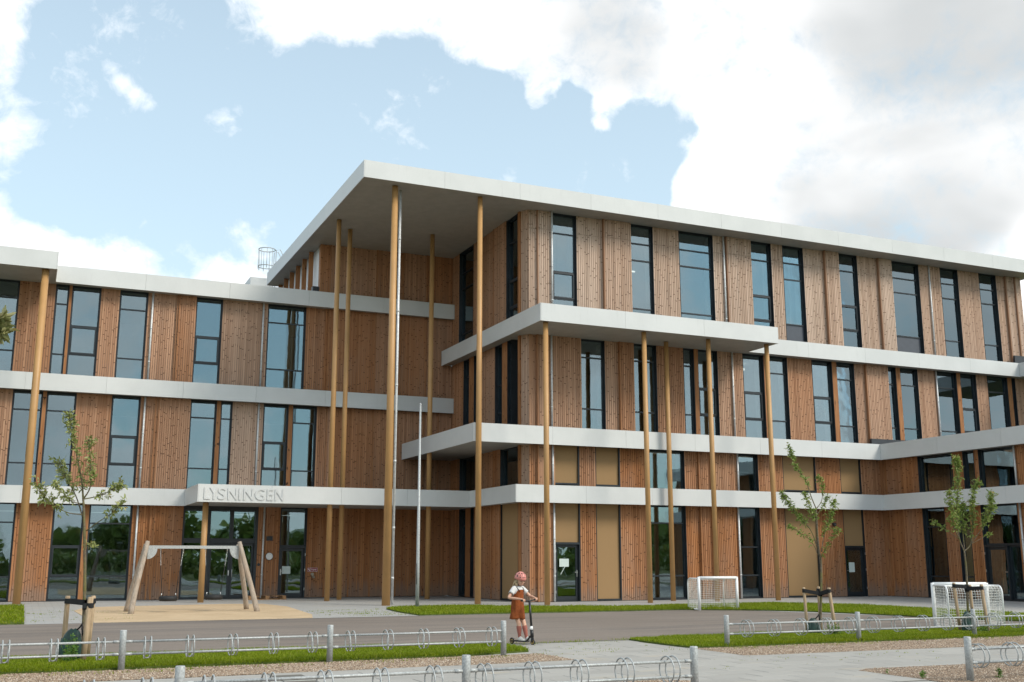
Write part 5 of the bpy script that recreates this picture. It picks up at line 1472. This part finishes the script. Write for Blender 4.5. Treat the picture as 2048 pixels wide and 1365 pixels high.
weeds(15.05,17.9,0.34,0.2,26,'tangled weeds at the foot of the open-crowned tree between the goals',2)
weeds(18.5,17.35,0.24,0.18,22,'low weeds before the watering bag by the goal net',3)
weeds(10.98,12.0,0.11,0.02,1,'single seedling in the gravel left of the corner bike rack',4)
weeds(10.95,11.35,0.13,0.03,3,'thin green weed at the bottom edge left of the corner rack post',5)
weeds(11.95,11.0,0.15,0.03,4,'thin green weed at the bottom edge under the corner rack loops',6)

# hedge and trees on the far side of the site behind the viewer: seen only as a reflection in the glass
def far_belt():
    r = random.Random(77); v, f = [], []
    def clump(c, rad, n, s0, s1):
        for _ in range(n):
            a = Vector((r.gauss(0,1), r.gauss(0,1), r.gauss(0,1))).normalized()*r.random()**0.4
            p = Vector((c[0]+a.x*rad[0], c[1]+a.y*rad[1], c[2]+a.z*rad[2])); s = r.uniform(s0, s1); i = len(v)
            d = Vector((r.gauss(0,1), r.gauss(0,1), r.gauss(0,1))).normalized()*s; e = d.cross(Vector((r.gauss(0,1), r.gauss(0,1), r.gauss(0,1)))).normalized()*s*0.7
            v.extend([tuple(p-d), tuple(p+e), tuple(p+d), tuple(p-e)]); f.append((i,i+1,i+2,i+3))
    x = -60
    while x < 90:
        clump((x, -17+r.uniform(-0.4,0.4), 1.05), (1.6, 1.1, 1.0*r.uniform(0.9,1.35)), 260, 0.12, 0.3); x += 1.7
    for x in range(-150, 170, 11):
        h = r.uniform(4.5, 9.5); clump((x+r.uniform(-4,4), -105+r.uniform(-10,10), h*0.55), (r.uniform(4,8), 4, h*0.5), 900, 0.4, 0.9)
    me = bpy.data.meshes.new('treeline'); me.from_pydata(v, [], f); me.update(); me.materials.append(M['leaves green'])
    o = bpy.data.objects.new('treeline', me); C.objects.link(o); o['kind'] = 'stuff'
far_belt()

# ------------------------------------------------------------------ child on a kick scooter
SR = Vector((8.45, 19.02, 0)); HD = Vector((0.43, -0.903, 0)).normalized(); LD = Vector((-HD.y, HD.x, 0))   # rear wheel, heading, her left
def K(f, l, z): return SR + HD*f + LD*l + Vector((0,0,z))
plain('skin', (0.60, 0.345, 0.235), 0.55, var=0.06, scale=20)
plain('hair blond', (0.50, 0.375, 0.215), 0.6, var=0.2, scale=60)
plain('helmet pink', (0.66, 0.245, 0.205), 0.35, var=0.04)
plain('dress rust', (0.245, 0.068, 0.021), 0.9, var=0.14, scale=24, bump=0.2, spec=0.15)
plain('shirt white', (0.62, 0.61, 0.59), 0.85, var=0.06, scale=20)
plain('sock terracotta', (0.33, 0.110, 0.080), 0.9, var=0.1, scale=60)
plain('shoe white', (0.66, 0.63, 0.58), 0.6, var=0.08, scale=30)
plain('scooter black', (0.014, 0.014, 0.015), 0.4, var=0.1)
plain('wheel gold', (0.46, 0.32, 0.11), 0.35, 0.6, var=0.1)
plain('eye dark', (0.02, 0.014, 0.01), 0.3, var=0.05)
plain('lip', (0.42, 0.15, 0.12), 0.5, var=0.05)

WB = 0.50
def scooter():
    t = thing('kick_scooter', 'black kick scooter with gold wheels under the child', 'scooter', K(0,0,0))
    for f_ in (0.0, WB):
        c = K(f_, 0, 0.052); b = MB()
        prof = [(0.052,-0.006), (0.0535,0.0), (0.052,0.006), (0.047,0.012), (0.036,0.012), (0.036,-0.012), (0.047,-0.012)]
        b.grid([[c+(HD*math.cos(a)+Vector((0,0,1))*math.sin(a))*r_+LD*o_ for r_, o_ in prof] for a in [2*math.pi*i/24 for i in range(25)]], close=True)
        w = b.build('wheel', M['scooter black'], t)
        h = MB(); h.tube([c-LD*0.011, c+LD*0.011], 0.014, 12); 
        for i in range(6):
            a = 2*math.pi*i/6; d = HD*math.cos(a)+Vector((0,0,1))*math.sin(a); h.bar(c+d*0.01, c+d*0.038, 0.012, 0.016, up=LD)
        h.grid([[c+(HD*math.cos(a)+Vector((0,0,1))*math.sin(a))*r_+LD*o_ for r_, o_ in ((0.037,-0.0125),(0.037,0.0125),(0.031,0.0125),(0.031,-0.0125))] for a in [2*math.pi*i/20 for i in range(21)]], close=True)
        h.build('hub', M['wheel gold'], w)
    b = MB(); rows = []
    for f_, w_, z_ in ((0.06,0.035,0.055), (0.09,0.052,0.055), (0.36,0.054,0.056), (0.385,0.05,0.062), (0.425,0.026,0.13), (0.44,0.024,0.15)):
        rows.append([K(f_,-w_,z_-0.008), K(f_,w_,z_-0.008), K(f_,w_,z_+0.016), K(f_,-w_,z_+0.016)])
    b.grid(rows, close=True, smooth=False, cap=True); b.build('deck', M['scooter black'], t)
    b = MB()
    for s in (-0.02, 0.02): b.bar(K(-0.015,s,0.052), K(0.085,s,0.055), 0.008, 0.022)
    b.grid([[K(-0.045,s,0.075) for s in (-0.02,0.02)], [K(-0.01,s,0.112) for s in (-0.022,0.022)], [K(0.06,s,0.085) for s in (-0.022,0.022)]], smooth=False); b.build('rear_brake', M['scooter black'], t)
    b = MB(); top = K(WB-0.075,0,0.785); bot = K(WB-0.012,0,0.14)
    b.tube([bot, bot.lerp(top,0.2)], 0.032, 12); b.build('head_tube', M['scooter black'], t)
    b = MB()
    for s in (-0.021, 0.021): b.bar(K(WB,s,0.048), K(WB-0.014,s,0.13), 0.009, 0.03)
    b.bar(K(WB-0.014,-0.025,0.132), K(WB-0.014,0.025,0.132), 0.034, 0.02); b.build('fork', M['scooter black'], t)
    b = MB(); b.tube([bot.lerp(top,0.205), bot.lerp(top,0.30)], 0.026, 12); b.bar(bot.lerp(top,0.25)-LD*0.02, bot.lerp(top,0.25)-LD*0.045, 0.016, 0.014); b.build('clamp', M['white paint'], t)
    b = MB(); b.tube([bot.lerp(top,0.30), top], 0.0215, 12); b.build('stem', M['scooter black'], t)
    hb = [K(WB-0.075,0,0.785)+LD*s+HD*(-0.0) + Vector((0,0,z)) for s, z in ((-0.23,0.012), (-0.10,0.006), (0,0), (0.10,0.012), (0.23,0.03))]
    b = MB(); b.tube(hb, 0.0115, 10); b.build('handlebar', M['scooter black'], t)
    for i, j in ((0,1), (4,3)):
        d = (hb[j]-hb[i]).normalized(); b = MB(); b.tube([hb[i]-d*0.004, hb[i]+d*0.004, hb[i]+d*0.10], [0.020,0.0165,0.0155], 10); b.build('grip', M['black rubber'], t)
    return hb
HB = scooter()

def loft(b, rings, n=20, cap=False):
    """rings: centre, half width vector, half depth vector, optional (ripple amount, ripple count, phase)"""
    rows = []
    for q in rings:
        c, a, d = Vector(q[0]), Vector(q[1]), Vector(q[2]); rp = q[3] if len(q) > 3 else (0,1,0)
        rows.append([c + (a*math.cos(t) + d*math.sin(t))*(1+rp[0]*math.sin(rp[1]*t+rp[2])+rp[0]*0.5*math.sin((rp[1]*2+1)*t+rp[2]*2.3)) for t in [2*math.pi*i/n for i in range(n)]])
    b.grid(rows, close=True, cap=cap)

def skin_mesh(name, chains, root=0, level=2):
    """one continuous surface grown round a skeleton: chains of (point, radius) that share points by key"""
    vs, rs, es, idx = [], [], [], {}
    for ch in chains:
        prev = None
        for key, p, r in ch:
            if key is not None and key in idx: i = idx[key]
            else:
                i = len(vs); vs.append(tuple(p)); rs.append(r)
                if key is not None: idx[key] = i
            if prev is not None: es.append((prev, i))
            prev = i
    me = bpy.data.meshes.new(name); me.from_pydata(vs, es, []); me.update()
    o = bpy.data.objects.new(name, me); C.objects.link(o)
    md = o.modifiers.new('skin', 'SKIN'); md.use_smooth_shade = True; md.branch_smoothing = 0.35
    for d, r in zip(me.skin_vertices[0].data, rs):
        d.radius = (r, r) if not isinstance(r, tuple) else r
    me.skin_vertices[0].data[root].use_root = True
    sd = o.modifiers.new('sub', 'SUBSURF'); sd.levels = level; sd.render_levels = level
    bpy.context.view_layer.update()
    nm = bpy.data.meshes.new_from_object(o.evaluated_get(bpy.context.evaluated_depsgraph_get()))
    C.objects.unlink(o); bpy.data.objects.remove(o)
    return nm

def child():
    t = thing('person', 'child in a pink helmet and rust dress riding a scooter', 'child', K(0.24,0,0))
    hipz, shz = 0.62, 1.005
    # joints
    pel = K(0.14,0,0.63); chest = K(0.15,0,0.90); neck = K(0.165,0,1.045); head = K(0.19,0,1.165)
    shR, shL = K(0.15,-0.118,0.998), K(0.15,0.118,0.998)
    hR, hL = HB[0].lerp(HB[1],0.38)+Vector((0,0,0.016)), HB[4].lerp(HB[3],0.38)+Vector((0,0,0.016))
    elR = K(0.13,-0.255,0.84); elL = K(0.27,0.215,0.86)
    wrR, wrL = hR.lerp(elR,0.20)+Vector((0,0,0.006)), hL.lerp(elL,0.20)+Vector((0,0,0.008))
    hpR, hpL = K(0.14,-0.055,0.60), K(0.14,0.055,0.60)
    knR, knL = K(0.205,-0.045,0.365), K(0.255,0.05,0.365)
    anR, anL = K(0.205,-0.022,0.135), K(0.325,0.030,0.135)
    toR, toL = K(0.275,-0.030,0.092), K(0.385,0.034,0.092)
    body = skin_mesh('body', [
        [('pel',pel,0.085), ('waist',K(0.143,0,0.75),0.075), ('chest',chest,0.088), ('up',K(0.152,0,0.985),0.062), ('neck',neck,0.034), ('skull0',K(0.18,0,1.10),0.050), ('skull',K(0.195,0,1.165),0.078), (None,K(0.19,0,1.225),0.064)],
        [('up',None,0), ('shR',shR,0.040), (None,shR.lerp(elR,0.5),0.032), ('elR',elR,0.027), (None,elR.lerp(wrR,0.45),0.027), ('wrR',wrR,0.0185), (None,wrR.lerp(hR,0.55),0.021), (None,hR,0.020)],
        [('up',None,0), ('shL',shL,0.040), (None,shL.lerp(elL,0.5),0.032), ('elL',elL,0.027), (None,elL.lerp(wrL,0.45),0.027), ('wrL',wrL,0.0185), (None,wrL.lerp(hL,0.55),0.021), (None,hL,0.020)],
        [('pel',None,0), ('hpR',hpR,0.066), (None,hpR.lerp(knR,0.5),0.054), ('knR',knR,0.041), (None,knR.lerp(anR,0.35),0.041), ('anR',anR,0.026), (None,toR,0.022)],
        [('pel',None,0), ('hpL',hpL,0.066), (None,hpL.lerp(knL,0.5),0.054), ('knL',knL,0.041), (None,knL.lerp(anL,0.35),0.041), ('anL',anL,0.026), (None,toL,0.022)]])
    bm = bmesh.new(); bm.from_mesh(body)
    # fingers: four curled round each grip, thumb from the side of the palm; ears and nose
    extra = MB()
    for hnd, el, bar_d, sgn in ((hR, elR, (HB[1]-HB[0]).normalized(), 1), (hL, elL, (HB[3]-HB[4]).normalized(), 1)):
        bar_c = hnd - Vector((0,0,0.016))
        fwd = HD; lens = (0.9, 1.0, 0.96, 0.82)
        for k in range(4):
            o = bar_d*(-0.024+0.0155*k)
            pts = []; 
            for a, rr_ in ((100,0.022), (60,0.026), (20,0.027), (-30,0.026), (-75,0.0245), (-115*lens[k],0.0235)):
                an = math.radians(a); pts.append(bar_c + o + fwd*(math.cos(an)*rr_) + Vector((0,0,1))*(math.sin(an)*rr_))
            extra.tube(pts, [0.008,0.008,0.0078,0.0072,0.0066,0.0055], 7)
        tb = hnd - fwd*0.012 + bar_d*0.026
        extra.tube([tb, bar_c - fwd*0.022 + bar_d*0.042, bar_c - fwd*0.016 + bar_d*0.052 - Vector((0,0,0.018)), bar_c + fwd*0.002 + bar_d*0.052 - Vector((0,0,0.024))], [0.010,0.009,0.008,0.006], 7)
    # the head: looking down along the heading, a little to her left
    fd = (HD*0.95 - LD*0.30 + Vector((0,0,-0.30))).normalized(); sd = fd.cross(Vector((0,0,1))).normalized()*-1.0; ud = sd.cross(fd)*-1.0
    if ud.z < 0: ud = -ud
    hc = K(0.20,0,1.155)
    def H(f_, l_, u_): return hc + fd*f_ + sd*l_ + ud*u_
    rotm = Matrix((fd, sd, ud)).transposed()
    extra.ell(H(0.012,0,0.0), (0.085,0.072,0.098), 18, 12, rotm)
    extra.ell(H(0.045,0,-0.048), (0.045,0.05,0.042), 12, 8, rotm)                   # jaw
    extra.tube([H(0.088,0,0.012), H(0.100,0,-0.012), H(0.088,0,-0.020)], [0.006,0.0105,0.006], 8)
    for s in (-1, 1):
        extra.ell(H(0.0,s*0.073,-0.008), (0.014,0.007,0.022), 8, 6, rotm)
        extra.ell(H(0.072,s*0.034,-0.022), (0.02,0.022,0.02), 8, 6, rotm)           # cheeks
    tmp = bpy.data.meshes.new('tmp'); tmp.from_pydata(extra.v, [], extra.f); tmp.polygons.foreach_set('use_smooth', [True]*len(tmp.polygons)); tmp.update()
    bm.from_mesh(tmp); bm.to_mesh(body); bm.free(); bpy.data.meshes.remove(tmp)
    body.polygons.foreach_set('use_smooth', [True]*len(body.polygons))
    body.materials.clear(); body.materials.append(M['skin']); body.name = 'body'
    bo = bpy.data.objects.new('body', body); C.objects.link(bo); link(bo, t)
    for s in (-1, 1):
        b = MB(); b.ell(H(0.086,s*0.030,0.004), (0.006,0.012,0.006), 10, 6, rotm); b.build('eye', M['eye dark'], t)
        b = MB(); b.tube([H(0.090,s*0.016,0.022), H(0.092,s*0.031,0.027), H(0.084,s*0.046,0.022)], 0.003, 5); b.build('eyebrow', M['hair blond'], t)
    b = MB(); b.tube([H(0.086,-0.018,-0.047), H(0.092,0,-0.046), H(0.086,0.018,-0.047)], [0.002,0.005,0.002], 6); b.build('mouth', M['lip'], t)
    # hair: cap under the helmet and a loose tail behind
    b = MB(); rows = []
    for i in range(6):
        k = i/5; row = []
        for j in range(15):
            a = math.radians(62+236*j/14); q = 1.0+0.05*math.sin(j*2.1+i)
            row.append(H(math.cos(a)*0.097*q*(1-0.12*k), math.sin(a)*0.084*q*(1-0.1*k), 0.045-0.15*k))
        rows.append(row)
    b.grid(rows)
    for i in range(20):
        a = math.radians(R.uniform(105,255)); p0 = H(math.cos(a)*0.09, math.sin(a)*0.078, R.uniform(-0.06,0.0))
        out = (HD*-1.0*R.uniform(0.5,1.1) + LD*R.uniform(-0.75,0.1)).normalized(); L = R.uniform(0.07,0.125)
        b.tube([p0, p0+out*L*0.35+Vector((0,0,-L*0.4)), p0+out*L*0.62+Vector((0,0,-L*0.95)), p0+out*L*0.75+Vector((0,0,-L*1.25))], [0.011,0.012,0.008,0.002], 5)
    b.build('hair', M['hair blond'], t)
    # helmet
    b = MB(); rows = []
    hx, hy, hz = 0.128, 0.104, 0.112
    for i in range(13):
        k = i/12; th = math.radians(-12 + 102*k); row = []
        for j in range(32):
            a = 2*math.pi*j/32
            zz = math.sin(th)*hz; rr_ = math.cos(th)
            lip = 0.0 if i else -0.012*(0.3+0.7*(math.cos(a)**2)) 
            row.append(H(-0.004+math.cos(a)*hx*rr_, math.sin(a)*hy*rr_, 0.050+zz+lip+0.010*math.cos(a)*(1-k)))
        rows.append(row)
    inner = [[hc+fd*-0.004+ud*0.05 + (p-(hc+fd*-0.004+ud*0.05))*0.9 for p in rows[0]]]
    b.grid(inner+rows, close=True); ho = b.build('helmet', M['helmet pink'], t)
    def HS(a, th, out=1.0):
        return H(-0.004+math.cos(a)*hx*math.cos(th)*out, math.sin(a)*hy*math.cos(th)*out, 0.050+math.sin(th)*hz*out+0.010*math.cos(a)*(1-(math.degrees(th)+12)/102))
    for a_, th_, la, lt in ((-12,28,0.085,0.24),(12,28,0.085,0.24),(-42,26,0.09,0.22),(42,26,0.09,0.22),(-75,24,0.08,0.17),(75,24,0.08,0.17),(-24,58,0.14,0.15),(24,58,0.14,0.15),(-70,54,0.12,0.15),(70,54,0.12,0.15),(-115,30,0.09,0.2),(115,30,0.09,0.2),(-150,30,0.09,0.2),(150,30,0.09,0.2),(-125,58,0.14,0.15),(125,58,0.14,0.15)):
        a0, t0 = math.radians(a_), math.radians(th_); ring = []
        for j in range(12):
            q = 2*math.pi*j/12; ca, sa = math.cos(q), math.sin(q)
            ca = math.copysign(abs(ca)**0.6, ca); sa = math.copysign(abs(sa)**0.6, sa)
            ring.append((a0+1.35*la*ca+0.25*lt*sa*(-1 if a_ < 0 else 1)*0.5, t0+1.2*lt*sa))
        v_ = MB(); v_.grid([[HS(x, y, 0.97) for x, y in ring], [HS(x, y, 1.012) for x, y in ring]], close=True)
        v_.face([HS(x, y, 1.012) for x, y in ring]); v_.build('vent', M['eye dark'], ho)
    b = MB()
    for s in (-1, 1): b.tube([H(0.02,s*0.084,0.03), H(0.03,s*0.076,-0.04), H(0.045,s*0.045,-0.085), H(0.045,0,-0.098)], 0.005, 5)
    for s in (-1, 1): b.tube([H(-0.05,s*0.080,0.02), H(0.02,s*0.077,-0.045)], 0.004, 5)
    b.build('chin_strap', M['strap'], t)
    # white shirt: yoke and short sleeves
    b = MB()
    loft(b, [(K(0.16,0,1.052), LD*0.048, HD*0.046), (K(0.157,0,1.035), LD*0.072, HD*0.055), (K(0.152,0,1.012), LD*0.125, HD*0.066), (K(0.15,0,0.97), LD*0.128, HD*0.077), (K(0.148,0,0.90), LD*0.108, HD*0.082), (K(0.146,0,0.80), LD*0.102, HD*0.080)], 22)
    for sh, el in ((shR, elR), (shL, elL)):
        d = (el-sh).normalized(); s1 = d.orthogonal().normalized(); s2 = d.cross(s1)
        loft(b, [(sh-d*0.045+Vector((0,0,0.005)), s1*0.03, s2*0.03), (sh-d*0.015, s1*0.050, s2*0.050), (sh+d*0.03, s1*0.052, s2*0.052, (0.03,3,1)), (sh+d*0.085, s1*0.050, s2*0.053, (0.04,3,2)), (sh+d*0.115, s1*0.049, s2*0.054, (0.05,3,2)), (sh+d*0.113, s1*0.042, s2*0.046)], 16)
    b.build('shirt', M['shirt white'], t)
    # rust pinafore: bib, wide skirt with folds, shoulder straps
    b = MB()
    def tilt(f_, z, w, d, rp): return (K(f_,0,z), LD*w + Vector((0,0,0.0)), HD*d + Vector((0,0,0.0)), rp)
    loft(b, [tilt(0.158,0.985,0.088,0.080,(0.0,5,0)), tilt(0.157,0.976,0.098,0.088,(0.02,7,0)), tilt(0.152,0.945,0.108,0.094,(0.05,8,0.4)), tilt(0.15,0.90,0.112,0.094,(0.02,6,0.9)), tilt(0.147,0.83,0.112,0.094,(0.06,6,1.3)), tilt(0.145,0.75,0.118,0.102,(0.085,5,1.0)), tilt(0.141,0.66,0.128,0.112,(0.10,5,1.5)), tilt(0.136,0.57,0.138,0.122,(0.13,4,1.9)), tilt(0.132,0.49,0.146,0.130,(0.14,4,2.2)), tilt(0.132,0.45,0.148,0.130,(0.15,4,2.3)), tilt(0.132,0.452,0.132,0.116,(0.15,4,2.3))], 40)
    b.build('dress', M['dress rust'], t)
    b = MB()
    for s in (-1, 1):
        b.tube([K(0.242,s*0.062,0.945), K(0.225,s*0.074,0.99), K(0.185,s*0.082,1.028), K(0.135,s*0.080,1.028), K(0.09,s*0.070,0.99), K(0.074,s*0.06,0.945)], 0.007, 6)
    b.build('shoulder_strap', M['strap'], t)
    # socks and shoes
    for kn, an, to in ((knR, anR, toR), (knL, anL, toL)):
        b = MB(); d = (an-kn); L = d.length; d.normalize(); s1 = LD; s2 = d.cross(s1).normalized()
        loft(b, [(kn+d*L*k, s1*w, s2*w) for k, w in ((0.15,0.0435), (0.17,0.0455), (0.35,0.0465), (0.55,0.041), (0.8,0.032), (1.0,0.030), (1.12,0.030))], 14); b.build('sock', M['sock terracotta'], t)
        b = MB(); hdg = (to-an); hdg.z = 0; hdg.normalize(); sdv = Vector((-hdg.y, hdg.x, 0)); z0 = 0.074; hl = Vector((an.x, an.y, 0)) - hdg*0.035
        rows = []
        for k, w, h in ((0.0,0.020,0.055), (0.012,0.029,0.075), (0.05,0.034,0.078), (0.085,0.036,0.060), (0.125,0.039,0.045), (0.155,0.036,0.038), (0.175,0.024,0.028), (0.182,0.010,0.016)):
            row = []
            for j in range(14):
                a = 2*math.pi*j/14; yy = math.cos(a)*w; zz = max(0.0, math.sin(a))**0.8*h if math.sin(a) > 0 else 0.0
                row.append(hl + hdg*k + sdv*yy + Vector((0,0,z0+zz+(0.0 if math.sin(a) > 0 else 0.002*math.sin(a)))))
            rows.append(row)
        b.grid(rows, close=True, cap=True); b.build('shoe', M['shoe white'], t)
child()
